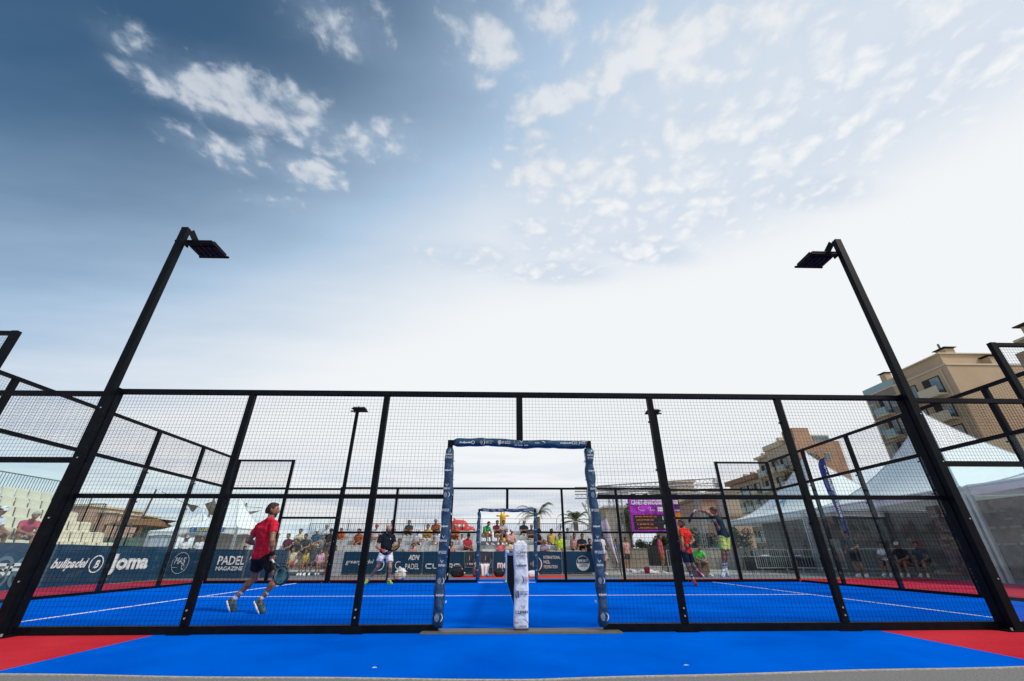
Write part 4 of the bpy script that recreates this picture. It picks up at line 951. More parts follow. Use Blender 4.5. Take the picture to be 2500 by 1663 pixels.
S_row('sitcap', 914, 3, 'spectator in a white vest and red cap left of the black-shirted player', 'white', 'brick', cap=C['mag'])
S_row('cross', 951, 4, 'spectator sitting with arms spread behind the black-shirted player\'s head', 'lilac', 'navy', skin=2)
S_row('sit', 974, 0, 'spectator in a grey blue T-shirt on the front row beside the black-shirted player', 'grey', 'navy')
S_row('sitcap', 1018, 2, 'spectator in a white T-shirt and black shorts left of the yellow shirt', 'white', 'black', cap=whitef)
S_row('sit', 1009, 0, 'child with bare arms low on the front row below the white T-shirt', 'pink', 'navy', sc=.85)
S_row('cross', 1041, 3, 'spectator in a yellow shirt with folded arms on the upper rows', 'yellow', 'white')
S_row('bald', 1061, 4, 'broad spectator in an orange shirt on the top row, left of the left doorway post', 'brick', 'blue', sc=1.05)
S_row('long', 1068, 2, 'spectator in a white top just left of the left doorway post', 'white', 'white')
# group at the left end
S_row('bald', 791, 3, 'man in a white and navy shirt, highest in the group at the left end', 'white', 'char', hair=2)
S_row('sitcap', 802, 2, 'spectator in a black top below the white and navy shirt', 'black', 'black', cap=blackf, skin=2)
S_row('sit', 827, 3, 'child in an orange vest beside the far left floodlight pole', 'orange', 'black', sc=.85)
S_row('lean', 748, 1, 'broad man in a charcoal T-shirt in the middle of the left group', 'char', 'black', sc=1.05)
S_row('sitcap', 768, 2, 'spectator in a blue top and white cap right of the charcoal T-shirt', 'blue', 'beige', cap=whitef)
S_row('cross', 726, 2, 'spectator in a cream shirt with folded arms above the black shirt', 'cream', 'navy')
S_row('long', 812, 0, 'woman in a dark top at the right end of the left group', 'char', 'beige', skin=2)
S_row('sit', 700, 1, 'spectator in a wine shirt at the far left of the left group', 'wine', 'navy')
S_row('sit', 872, 2, 'spectator in a brick shirt on the empty seats right of the far left floodlight pole', 'brick', 'navy')
S_row('cross', 993, 4, 'spectator in a dark top on the top row right of the black-shirted player', 'char', 'black')
S_row('bald', 1298, 3, 'man in a charcoal shirt in the upper rows just right of the far doorway post', 'char', 'beige')
S_row('long', 1440, 0, 'woman in a black top at the right corner of the grey stand', 'black', 'navy')
S_row('sit', 722, 0, 'spectator in a black shirt at the left of the left group', 'black', 'navy')
def S_ben(key, px, label, shirt, shorts, **k):
    p = at(px, 1400, 16.35); return spectator(key, (p.x, 16.35, 0), k.pop('rz', 0), label, C[shirt], C[shorts], **k)
S_ben('long', 740, 'girl in a yellow and pink top on the low bench', 'yellow', 'black', sc=.85)
S_ben('long', 775, 'girl in a pink T-shirt on the low bench, arm held out', 'lpink', 'char', sc=.85, rz=.3)
S_ben('long', 706, 'girl in an orange skirt at the left end of the low bench', 'cream', 'orange', sc=.9)
S_ben('sit', 758, 'boy in dark clothes between the two girls on the low bench', 'char', 'char', sc=.9, skin=2)
# left stand and snack bar
def S_left(key, Y, row, label, shirt, shorts='grey', **k):
    return spectator(key, (-14.6-.66*row, Y, .48+.36*row), k.pop('rz', R(90)), label, C[shirt], C[shorts], **k)
S_left('lean', 8.75, 1, 'man in a pink T-shirt and headband leaning forward on the cream seats', 'mag', 'grey', rz=R(60), hair=2)
S_left('sitcap', 7.75, 1, 'spectator with a striped white cap at the left edge of the picture', 'white', 'grey', cap=whitef)
for (px, Y, key, lb, sh, kw) in ((446, 15.2, 'standcap', 'person in a white T-shirt and sun hat behind the banner by the snack bar', 'white', dict(cap=C['grey'], skin=2)),
                             (483, 15.4, 'stand', 'person in a white shirt beside the sun-hatted person at the snack bar', 'white', dict(skin=0)),
                             (505, 15.5, 'stand', 'person in a dark green shirt partly hidden by the fence post at the snack bar', 'char', {})):
    p = at(px, 1350, Y); spectator(key, (p.x, Y, 0), .3, lb, C[sh], C['beige'], group='people standing by the snack bar', sc=.93, **kw)
p = at(594, 1350, 14.6); spectator('sit', (p.x, 14.6, .15), .8, 'child in a red and white shirt peeping over the magazine banner', C['dred'], C['navy'], sc=.8)
# people on the right
p = at(1712, 1405, 13.8); spectator('lean', (p.x, 13.9, 0), .1, 'man in a bright green T-shirt sitting in front of the low wall', C['lime'], C['char'])
solo('plastic_crate', MB().box(p.x-.35, p.x+.3, 13.75, 14.2, 0, .42), mat('brown_box', (.20, .15, .11), .8), 'low brown box under the man in the bright green T-shirt', 'box')
def S_std(key, px, Y, label, shirt, shorts='navy', rz=0, sc=1., **k):
    p = at(px, 1400, Y); return spectator(key, (p.x, Y, 0), rz, label, C[shirt], C[shorts], sc=sc, group='people standing on the right', **k)
S_std('standcap', 2102, 13.0, 'walking man in a dark shirt and cap in front of the tents', 'char', 'black', R(-80), 1.0, cap=C['black'])
S_std('stand', 1536, 21, 'bare-armed person in pink by the railing left of the black container', 'pink', 'char', .4)
S_std('stand', 1512, 23, 'person in a turquoise top beyond the stage', 'blue', 'grey', .2)
S_std('stand', 1622, 17, 'woman in pink walking behind the right fence post', 'mag', 'brick', R(60))
S_std('standcap', 1474, 15.2, 'person in white beside the black arched flag pole', 'white', 'pink', .5, skin=2)
for (px, Y, key, lb, sh, srt, cp) in ((2178, 13.6, 'cross', 'dark-haired man in a white T-shirt on a chair in front of the right tent', 'white', 'navy', None), (2219, 13.3, 'sitcap', 'man in a black T-shirt and white cap seated before the right tent', 'black', 'brick', whitef),
                              (2266, 13.0, 'sit', 'dim seated person beside the big right pole', 'char', 'black', None), (1903, 18.8, 'sit', 'commentator in black behind the long table under the left tent', 'black', 'black', None),
                              (1985, 18.9, 'sit', 'second person at the table, beside the dark fence post', 'char', 'black', None), (2446, 9.6, 'bald', 'man in dark clothes at a table inside the right tent, seen through glass', 'char', 'black', None)):
    p = at(px, 1400, Y); spectator(key, (p.x, Y, 0), R(-60) if px > 2000 else -.3, lb, C[sh], C[srt], cap=cp, group='people sitting by the tents')
    T = thing('chair', 'dark chair under the ' + ' '.join(lb.split(' ')[:9]).removesuffix(' in').removesuffix(' a').removesuffix(' the'), 'chair', (p.x, Y, 0), R(-60) if px > 2000 else -.3, 'dark chairs by the tents')
    part('seat', MB().box(-.22, .22, -.2, .2, .38, .41), blackf, T, False); part('backrest', MB().box(-.21, .21, .2, .225, .5, .85), blackf, T, False)
    for sx in (-.2, .2):
        for sy in (-.18, .2): part('leg', MB().bar((sx, sy, 0), (sx, sy, .38 if sy < 0 else .85), .025), dsteel, T, False)
for o in list(TPL.values()):
    for ch in list(o.children_recursive): bpy.data.objects.remove(ch)
    bpy.data.objects.remove(o)

# ------------------------------------------------------------------ players' bench area
chm = mat('chair_mesh_black', (.045, .045, .05), .6)
for i, (px, lb) in enumerate(((1144, 'dark folding chair without a towel, left of the far doorway post'), (1184, 'dark folding chair with a white towel, right of the far doorway post'))):
    p = at(px, 1400, 14.3); T = thing('folding_chair', lb, 'chair', (p.x, 14.3, 0), 0, 'dark folding chairs before the banners')
    part('seat', MB().box(-.22, .22, -.22, .2, .42, .45), chm, T, False); part('backrest', MB().box(-.2, .2, .20, .225, .52, .93), chm, T, False)
    part('label_tag', MB().box(-.006, .006, .192, .198, .62, .80), ink_w, T, False)
    for sx in (-.21, .21):
        part('leg', MB().bar((sx, -.2, .012), (sx, .22, .93), .025), chm, T, False); part('leg', MB().bar((sx, .25, .012), (sx, -.2, .45), .022), chm, T, False)
    if i:
        mb = MB().grid(lambda u, v: (p.x+(u-.5)*.40*(1-.55*max(0, v-.3)), 14.3-.10-.17*min(1, v*2.2)-.02*math.sin(u*14), .475-(.0 if v < .35 else (v-.35)*.65)+.012*math.sin(u*17+v*4)), 14, 12)
        solo('towel', mb, whitef, 'white towel hanging over the front of the dark folding chair', 'towel', smooth=True)
def bag(px, Y, w, h, d, m, label, nm='sports_bag', py=1400):
    p = at(px, py, Y); T = thing(nm, label, 'bag', (p.x, Y, 0))
    def f(u, v):
        t, s_ = u*2*PI, v*PI; e = .6
        return (w/2*math.copysign(abs(math.cos(t))**e, math.cos(t))*math.sin(s_)**.6, d/2*math.copysign(abs(math.sin(t))**e, math.sin(t))*math.sin(s_)**.6, h/2*(1-math.cos(s_))+.012*math.sin(5*t)+.001)
    part('body', MB().grid(f, 20, 12), m, T, False, True)
    part('handle', MB().tube([(-w*.2, 0, h*.96), (-w*.1, 0, h*1.1), (w*.1, 0, h*1.1), (w*.2, 0, h*.96)], .012, 6), m, T, False)
    part('pocket', MB().box(-w*.25, w*.25, -d*.5-.02, -d*.35, h*.12, h*.5), m, T, False)
    part('zip', MB().bar((-w*.3, -d*.42, h*.72), (w*.3, -d*.42, h*.74), .012), steel, T, False)
glossb = mat('glossy_black_bag', (.012, .014, .02), .25, bump=.6, bscale=12)
bag(1117, 14.2, .62, .40, .35, glossb, 'bulging black bag left of the dark folding chairs')
bag(1219, 14.3, .46, .30, .3, glossb, 'black bag with an orange mark, right of the white towel')
bag(1163, 14.6, .40, .40, .3, mat('mauve_bag', (.30, .18, .20), .7, bump=.5, bscale=9), 'mauve and white bag behind the far left doorway post')
bag(1300, 13.9, .55, .22, .35, pad, 'white bag lying right of the white net post')
bag(976, 12.0, .45, .26, .35, mat('tan_white_bag', (.55, .48, .42), .7, var=.5, scale=5), 'white and tan bag on the ground behind the black-shirted player', py=1408)
q = at(979, 1396, 12.4)
solo('piled_towel', MB().grid(lambda u, v: (q.x+(u-.5)*.42+.03*math.sin(9*v), 12.4+(v-.5)*.3, q.z+.15*math.sin(PI*u)*math.sin(PI*v)*(1+.35*math.sin(13*u+7*v))), 16, 10), whitef, 'white towel piled on the tan bag behind the black-shirted player', 'towel', smooth=True)
p = at(1204, 1400, 14.0); T = thing('water_bottle', 'clear water bottle standing by the black bag under the banner', 'bottle', (p.x, 14.0, 0))
part('body', MB().tube([(0, 0, .002), (0, 0, .16), (0, 0, .20), (0, 0, .235)], [.035, .035, .028, .013], 12), glass('bottle_plastic', (.8, .88, .95)), T, False, True); part('bottle_top', MB().tube([(0, 0, .235), (0, 0, .255)], .014, 10), C['blue'], T, False)
part('bottle_label', MB().tube([(0, 0, .07), (0, 0, .13)], .0365, 12, False), C['mag'], T, False)
p = at(1190, 1400, 14.0); solo('towel_blue', MB().ball((p.x, 14.0, .07), .09, 10, (1, .7, .8)), mat('turquoise_cloth', (.05, .38, .62), .8), 'small turquoise bundle on the red mat under the chair', 'cloth', smooth=True)

# ------------------------------------------------------------------ tents
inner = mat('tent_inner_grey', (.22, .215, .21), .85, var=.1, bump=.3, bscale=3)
def pagoda(x0, x1, y0, y1, ze, za, label, walls=(), legs=True, vh=.28, group='white pagoda tents', sag=1.9, skip=()):
    cx, cy = (x0+x1)/2, (y0+y1)/2; T = thing('pagoda_tent', label, 'tent', (cx, cy, 0), 0, group)
    cs = [(x0, y0), (x1, y0), (x1, y1), (x0, y1)]
    for i in range(4):
        a, b = Vector(cs[i]), Vector(cs[(i+1) % 4]); c = Vector((cx, cy))
        def f(u, v, a=a, b=b, c=c):
            e = a.lerp(b, u); p = e.lerp(c, v); z = ze+(za-ze)*v**sag - .10*math.sin(PI*u)*(1-v)*(1 if v > 0 else 0)
            return (p.x, p.y, z)
        mb = MB().grid(f, 12, 14); part('roof_panel', mb, tentc, T, smooth=True)
        n = Vector((b-a)).normalized(); o = Vector((n.y, -n.x))*.02
        part('valance', MB().grid(lambda u, v, a=a, b=b, o=o: ((a.lerp(b, u)+o).x, (a.lerp(b, u)+o).y, ze+.01-v*(vh+.05*math.cos(u*PI*2)**2)), 16, 2), tentc, T)
    for (x, y) in cs:
        pts = [(x+(cx-x)*v, y+(cy-y)*v, ze+(za-ze)*v**sag+.012) for v in [i/14 for i in range(15)]]
        part('seam', MB().tube(pts, .022, 5), mat('canvas_seam', (.55, .58, .62), .7), T, smooth=True)
    part('finial', MB().tube([(cx, cy, za-.12), (cx, cy, za+.02), (cx, cy, za+.10)], [.07, .05, .01], 8), tentc, T)
    for (x, y) in cs: part('leg', MB().box(x-.05, x+.05, y-.05, y+.05, .0, ze), mat('aluminium', (.45, .47, .5), .4, .5), T)
    fr = MB()
    for i in range(4): fr.bar((*cs[i], ze-.06), (*cs[(i+1) % 4], ze-.06), .05)
    part('eave_beam', fr.mesh('eave_beam', MATS['aluminium'], wl(T)), None, T)
    for (a, b, m, zt2) in walls:
        part('side_wall', MB().grid(lambda u, v: (a[0]+(b[0]-a[0])*u+.02*math.sin(u*30), a[1]+(b[1]-a[1])*u+.02*math.sin(u*30+1), v*zt2), 40, 2), m, T)
    return T
al_ = mat('tent_print_brown', (.25, .165, .15), .8, var=.5, scale=5)
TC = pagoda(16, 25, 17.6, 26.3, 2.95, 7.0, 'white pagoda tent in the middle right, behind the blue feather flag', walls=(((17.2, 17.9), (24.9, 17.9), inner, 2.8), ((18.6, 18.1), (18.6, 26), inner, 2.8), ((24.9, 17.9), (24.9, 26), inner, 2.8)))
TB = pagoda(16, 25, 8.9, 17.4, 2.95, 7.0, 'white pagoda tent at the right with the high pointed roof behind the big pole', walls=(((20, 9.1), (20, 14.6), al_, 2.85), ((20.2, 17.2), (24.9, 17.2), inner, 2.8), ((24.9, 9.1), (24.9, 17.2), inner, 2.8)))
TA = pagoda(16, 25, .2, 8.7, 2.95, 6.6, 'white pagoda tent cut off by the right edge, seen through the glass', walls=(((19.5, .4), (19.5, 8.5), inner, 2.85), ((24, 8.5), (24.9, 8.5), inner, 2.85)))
arc = [(2.0+.9*math.cos(R(a)), 3.9+.34*math.sin(R(a))) for a in range(20, 161, 10)]
Fq = Frame((16.9, 17.5, 0), (0, -1, 0), (0, 0, 1))
# blue swoosh and letters on the middle tent roof, following its slope
def roofpt(u, v): 
    e = Vector((16, 26.3)).lerp(Vector((16, 17.6)), u); p = e.lerp(Vector((20.5, 21.95)), v); return Vector((p.x-.03, p.y, 2.95+4.05*v**1.9-.10*math.sin(PI*u)*(1-v)+.03))
mb = MB(); vs = []
for i in range(21):
    t = i/20; vs += [roofpt(.30+.30*t, .33+.13*math.sin(PI*t)), roofpt(.30+.30*t, .33+.13*math.sin(PI*t)+.05*math.sin(PI*t)+.002)]
part('printed_arc', mb.add(vs, [(2*i, 2*i+1, 2*i+3, 2*i+2) for i in range(20)]), mat('sky_blue_print', (.05, .35, .60), .6), TC)
# row labels on the printed wall of the right tent
rw = random.Random(5); pr = MB()
for z in (1.15, 1.45, 1.75, 2.05, 2.35):
    y = 9.6
    while y < 14.2:
        l = rw.uniform(.15, .5)
        if rw.random() < .7: pr.box(19.955, 19.965, y, y+l, z, z+.07)
        y += l+.12
part('print_rows', pr, mat('pale_print', (.5, .42, .38), .7), TB, kind='stuff')

# feather flag
flagm = mat('blue_flag', (.008, .045, .26), .6, bump=.3, bscale=3)
def feather(bx, by, h, label, m, w=.62, lean=0., base_z=.9, lettering=None):
    T = thing('feather_flag', label, 'flag', (bx, by, 0))
    pole = [(bx+.0*h, by, .0), (bx+lean*.3, by, h*.4), (bx+lean*.7, by, h*.8), (bx+lean, by, h*.96), (bx+lean-.12, by, h), (bx+lean-.28, by, h-.08)]
    part('pole', MB().tube(pole, [.022, .02, .016, .012, .01, .01], 8), dsteel, T, smooth=True)
    def f(u, v):
        z = base_z+(h-base_z)*v; t = v; px_ = bx+lean*(.3*min(1, t/.4) if t < .4 else .3+.4*(t-.4)/.4 if t < .8 else .7+.3*(t-.8)/.2)
        ww = w*(.35+.65*min(1, v*1.6))*math.sqrt(max(0, 1-max(0, (v-.86)/.14)**2)); return (px_-ww*u, by+.05*math.sin(5*u+4*v), z)
    part('sail', MB().grid(f, 8, 30), m, T, smooth=True)
    return T
Fl = feather(14.12, 12.35, 4.65, 'tall blue feather flag with white writing in front of the middle tent', flagm, .34, .0, 1.5)
Fr = Frame((12.70, 12.25, 3.3), (.05, 0, 1), (-1, 0, .05))
text(Frame((13.94, 12.22, 3.6), (0, 0, -1), (1, 0, 0)), 'Padel', 0, -.05, .14, ink_w, Fl, width=.7, fat=.01, shear=.3)
text(Frame((13.94, 12.22, 2.6), (0, 0, -1), (1, 0, 0)), 'France', 0, -.05, .12, ink_w, Fl, width=.8)
strokes(Frame((13.96, 12.22, 4.1), (1, 0, 0), (0, 0, 1)), [[(-.05, -.1), (.04, .02), (-.04, .05), (.05, .18)], [(-.06, .12), (.0, .2), (.05, .1)]], .02, ink_w, Fl, 'emblem')
Fw = feather(5.25, 15.2, 2.35, 'white and pink feather flag on a black arched pole beside the right doorway post', mat('white_pink_flag', (.62, .55, .60), .7, var=.3, scale=3), .38, -.45, .5)
p_ = Fw

# crowd barriers, table, tripod, low things on the right
def barrier(p0, p1, label, group='silver crowd barriers before the tents'):
    a, b = Vector((*p0, 0)), Vector((*p1, 0)); T = thing('crowd_barrier', label, 'barrier', ((a+b)/2)[:], 0, group); z0_, z1_ = .25, 1.05
    up = Vector((0, 0, 1)); d = (b-a).normalized(); n = Vector((-d.y, d.x, 0))
    part('frame', MB().bar(a+up*z1_, b+up*z1_, .035).bar(a+up*z0_, b+up*z0_, .035).bar(a+up*z0_, a+up*z1_, .035).bar(b+up*z0_, b+up*z1_, .035), steel, T)
    k = int((b-a).length/.12)
    me = None
    for i in range(1, k):
        q = a+(b-a)*i/k
        if me is None: me = MB().box(-.008, .008, -.008, .008, z0_, z1_).mesh('bar', steel)
        o = part('bar', me, steel, T); o.location = (q-wl(T))
    for t in (.15, .85):
        q = a+(b-a)*t; part('foot', MB().bar(q-n*.28, q+n*.28, .03).bar(q, q+up*.27, .03), steel, T)
barrier((12.3, 16.6), (14.2, 16.9), 'crowd barrier in front of the commentators\' table, next to the tripod')
barrier((14.3, 16.8), (16.0, 15.6), 'crowd barrier angled beside the dark fence post, in front of the table')
barrier((16.2, 14.9), (17.4, 13.1), 'crowd barrier behind the walking man in the dark shirt')
barrier((9.0, 19.5), (11.0, 19.2), 'crowd barrier in the middle right behind the low concrete blocks')
T = thing('long_table', 'long dark table with white papers behind the crowd barriers', 'table', (14.6, 18.2, 0), R(-5))
part('tabletop', MB().box(-2.1, 2.1, -.35, .35, .72, .75), mat('table_grey', (.30, .32, .34), .5), T, False); part('table_skirt', MB().box(-2.08, 2.08, -.345, -.33, .1, .72), blackf, T, False)
for sx in (-1.9, 1.9):
    for sy in (-.25, .25): part('leg', MB().bar((sx, sy, 0), (sx, sy, .72), .03), dsteel, T, False)
for i, (x, w_, h_) in enumerate(((-1.5, .3, .24), (-.9, .35, .05), (.2, .4, .22), (.9, .3, .04), (1.4, .25, .2))):
    solo('laptop' if h_ > .1 else 'paper_stack', MB().box(14.6+x-w_/2, 14.6+x+w_/2, 18.1, 18.13 if h_ > .1 else 18.35, .76, .76+h_), blackf if h_ > .1 else ink_w,
         ('dark open laptop on the long table, ' if h_ > .1 else 'white papers on the long table, ')+('at its left end', 'left of the middle', 'in the middle', 'right of the middle', 'at its right end')[i], 'laptop' if h_ > .1 else 'papers')
p = at(1832, 1404, 15.6); T = thing('tripod', 'black camera tripod standing before the grey tent wall', 'tripod', (p.x, 15.6, 0))
for k in range(3): a = k*2*PI/3+.4; part('leg', MB().tube([(.32*math.cos(a), .32*math.sin(a), .005), (.03*math.cos(a), .03*math.sin(a), .95)], .014, 6), black, T, False)
part('column', MB().tube([(0, 0, .85), (0, 0, 1.5)], .015, 6), black, T, False)
part('camera', MB().box(-.08, .1, -.06, .06, 1.5, 1.62), black, T, False); part('lens', MB().tube([(.1, 0, 1.56), (.2, 0, 1.56)], .035, 10), black, T, False)
part('pan_handle', MB().bar((0, 0, 1.5), (-.2, .1, 1.38), .015), black, T, False)
blk = mat('black_plastic_box', (.015, .017, .02), .5)
p = at(1614, 1390, 20.5); T = thing('equipment_case', 'tall black equipment cabinet under the scoreboard', 'cabinet', (p.x, 20.5, 0))
part('body', MB().box(-.55, .55, -.3, .3, .27, 1.3), blk, T, False); part('door', MB().box(-.52, -.01, -.315, -.3, .30, 1.27), blk, T, False); part('door', MB().box(.01, .52, -.315, -.3, .30, 1.27), mat('dark_green_door', (.02, .03, .022), .5), T, False)
conc = mat('concrete', (.36, .35, .32), .9, var=.2, bump=.4, bscale=30)
for i, (px0, px1) in enumerate(((1575, 1618), (1622, 1665), (1668, 1705))):
    a, b = at(px0, 1390, 20.3), at(px1, 1390, 20.3)
    solo('concrete_block', MB().box(a.x, b.x, 20.2-.6, 20.2, .0, .27), conc, 'low pale concrete block under the black cabinet, '+('left', 'middle', 'right')[i]+' of three', 'block', 'concrete blocks under the scoreboard')
a, b = at(1545, 1400, 17.6), at(1610, 1400, 17.6)
solo('flower_bed_cloth', MB().grid(lambda u, v: (a.x+(b.x-a.x)*u, 17.6+.5*v, .03+.10*math.sin(PI*v)*(1+.4*math.sin(u*19))), 20, 6), whitef, 'crumpled white sheet lying on the paving left of the post', 'sheet')
q = a.lerp(b, .5); solo('red_bucket', MB().tube([(q.x, 17.4, 0), (q.x, 17.4, .26)], [.12, .15], 12), C['dred'], 'small dark red bucket in front of the white sheet', 'bucket')
a, b = at(1470, 1365, 24), at(1830, 1365, 24)
W_ = thing('low_wall', 'long low beige wall with a metal railing behind the scoreboard', 'wall', ((a.x+b.x)/2, 24.3, 0))
part('wall_face', MB().box(a.x, b.x+1, 24.2, 24.45, 0, 1.15), mat('beige_render', (.50, .44, .34), .9, bump=.3, bscale=12), W_); part('coping', MB().box(a.x-.03, b.x+1.03, 24.16, 24.49, 1.152, 1.21), conc, W_)
rl2 = MB(); rl2.bar((a.x, 24.0, 1.0), (b.x, 24.0, 1.0), .04)
for i in range(40): rl2.bar((a.x+(b.x-a.x)*i/39, 24.0, 0), (a.x+(b.x-a.x)*i/39, 24.0, 1.0), .02)
part('railing', rl2, steel, W_, kind='stuff')

# ------------------------------------------------------------------ LED screen and stage truss
scm = mat('led_magenta', (.22, .012, .27), .6, var=.7, scale=2.2, emit=.75, detail=6); scd = mat('led_dark', (.012, .010, .018), .5, var=.3, emit=.3)
T = thing('led_scoreboard', 'purple LED scoreboard showing the town name and the score 1 to 6', 'scoreboard', (9.05, 21.0, 0), R(-6))
part('cabinet', MB().box(-1.36, 1.36, .02, .25, 2.05, 4.02), blk, T, False)
scr = part('screen', MB().box(-1.34, 1.34, -.01, .02, 2.07, 4.0), scm, T, False)
for i in range(1, 5): part('panel_seam', MB().box(-1.34+i*2.68/5-.002, -1.34+i*2.68/5+.002, -.013, -.011, 2.07, 4.0), scd, scr, False)
part('score_field', MB().box(-1.18, 1.15, -.016, -.012, 2.14, 3.0), scd, T, False)
part('score_rule', MB().box(-1.1, 1.05, -.02, -.017, 2.565, 2.575), ink_g, T, False)
rx, up_ = Vector((math.cos(R(-6)), math.sin(R(-6)), 0)), Vector((0, 0, 1)); FF = Frame(Vector((9.05, 21.0, 0)), rx, up_)
def tx(b_, x, z, h, m, **k):
    me = text(FF, b_, x, z, h, m, T, d=.024, **k)
    me.rotation_euler = (0, 0, R(6))
    for v in me.data.vertices: pass
    return me
tx('CANET-EN-ROUSSILLON', 0, 3.58, .25, ink_w, width=2.4, fat=.05); tx('CAP DE FER', .05, 3.88, .09, ink_o, width=1.1)
for x, s1 in ((-.75, 'C'), (-.15, 'O')): tx(s1, x, 3.27, .17, ink_w); tx('CANET', x+.18, 3.2, .08, ink_w, width=.3)
part('sponsor_block', MB().box(.35, .9, -.018, -.012, 3.18, 3.42), ink_w, T, False)
tx('PHILIPPE TRANCART (14)', -.42, 2.84, .085, ink_o, width=1.25); tx('LUIS LE PASSE (16)', -.50, 2.66, .085, ink_o, width=1.0)
tx('A. BARRERA (10)', -.52, 2.42, .085, ink_o, width=.95); tx('J. ROCAFULL (16)', -.38, 2.22, .085, ink_o, width=1.15)
tx('1', .58, 2.70, .20, ink_w, fat=.02); tx('6', .62, 2.24, .20, ink_w, fat=.02)
T = thing('side_banner', 'narrow purple and orange hanging banner right of the scoreboard', 'banner', (10.62, 21.25, 0), R(-10))
part('purple_field', MB().box(-.26, .26, 0, .04, 3.15, 4.2), mat('dark_purple_cloth', (.10, .03, .14), .7), T, False); part('orange_field', MB().box(-.26, .26, 0, .04, 2.1, 3.148), mat('orange_cloth', (.80, .30, .03), .7), T, False)
part('sponsor_block', MB().box(-.2, .2, -.006, -.002, 3.62, 3.86), ink_w, T, False); part('sponsor_block', MB().box(-.24, .24, -.006, -.002, 3.2, 3.32), mat('lilac_print', (.6, .45, .65), .7), T, False)
text(Frame((10.62, 21.25, 0), (math.cos(R(-10)), math.sin(R(-10)), 0), (0, 0, 1)), 'M', 0, 2.35, .3, blk, T, d=.03).rotation_euler = (0, 0, R(10))
def truss(p, q, s=.3, n=None):
    p, q = Vector(p), Vector(q); d = (q-p).normalized(); u = Vector((0, 0, 1)) if abs(d.z) < .9 else Vector((0, 1, 0)); a = d.cross(u).normalized()*s/2; b = a.cross(d).normalized()*s/2
    mb = MB(); L = (q-p).length; n = n or max(2, int(L/s/1.1))
    c4 = [a+b, a-b, -a-b, -a+b]
    for c in c4: mb.tube([p+c, q+c], .022, 6)
    for i in range(n):
        for k in range(4):
            c1, c2 = c4[k], c4[(k+1) % 4]; mb.tube([p+(q-p)*i/n+c1, p+(q-p)*(i+1)/n+c2], .010, 4, False)
    return mb
T = thing('stage_truss', 'tall silver lattice truss frame around the scoreboard', 'truss', (11, 24, 0))
tr_m = mat('truss_alu', (.33, .34, .35), .4, .5)
for (a, b) in (((7.0, 22.6, 0), (7.0, 22.6, 4.75)), ((14.2, 22.6, 0), (14.2, 22.6, 5.3)), ((15.6, 25, 0), (15.6, 25, 5.4)), ((12.4, 27.5, 0), (12.4, 27.5, 5.3)), ((8.9, 27.5, 0), (8.9, 27.5, 5.3)), ((13.3, 24.2, 0), (13.3, 24.2, 5.0)), ((15.0, 27.5, 0), (15.0, 27.5, 5.4)), ((6.6, 27.5, 0), (6.6, 27.5, 5.3)), ((16.9, 27.5, 0), (16.9, 27.5, 5.5))): part('upright', truss(a, b), tr_m, T)
for (a, b) in (((6.2, 22.6, 4.72), (14.3, 22.6, 5.25)), ((6.2, 22.6, 4.28), (14.3, 22.6, 4.6)), ((5.5, 27.5, 5.3), (17, 27.5, 5.5)), ((14.2, 22.6, 5.25), (16.9, 27.5, 5.5)), ((14.2, 22.6, 4.6), (16.9, 27.5, 4.9)), ((8, 22.6, 4.6), (8.4, 27.5, 5.3)), ((5.5, 27.5, 4.8), (17, 27.5, 4.95)), ((7.0, 22.6, 4.75), (6.6, 27.5, 5.3)), ((6.9, 22.5, 0.4), (5.2, 22.5, 3.9))): part('beam', truss(a, b), tr_m, T)
for i in range(4): solo('stage_lamp', MB().box(8.0+i*.8, 8.25+i*.8, 21.4, 21.65, 4.05, 4.22).bar((8.12+i*.8, 21.5, 4.2), (8.12+i*.8, 22.5, 4.3), .03), blk, 'small black lamp above the scoreboard, '+('first', 'second', 'third', 'fourth')[i]+' from the left', 'lamp', 'stage lamps above the scoreboard')

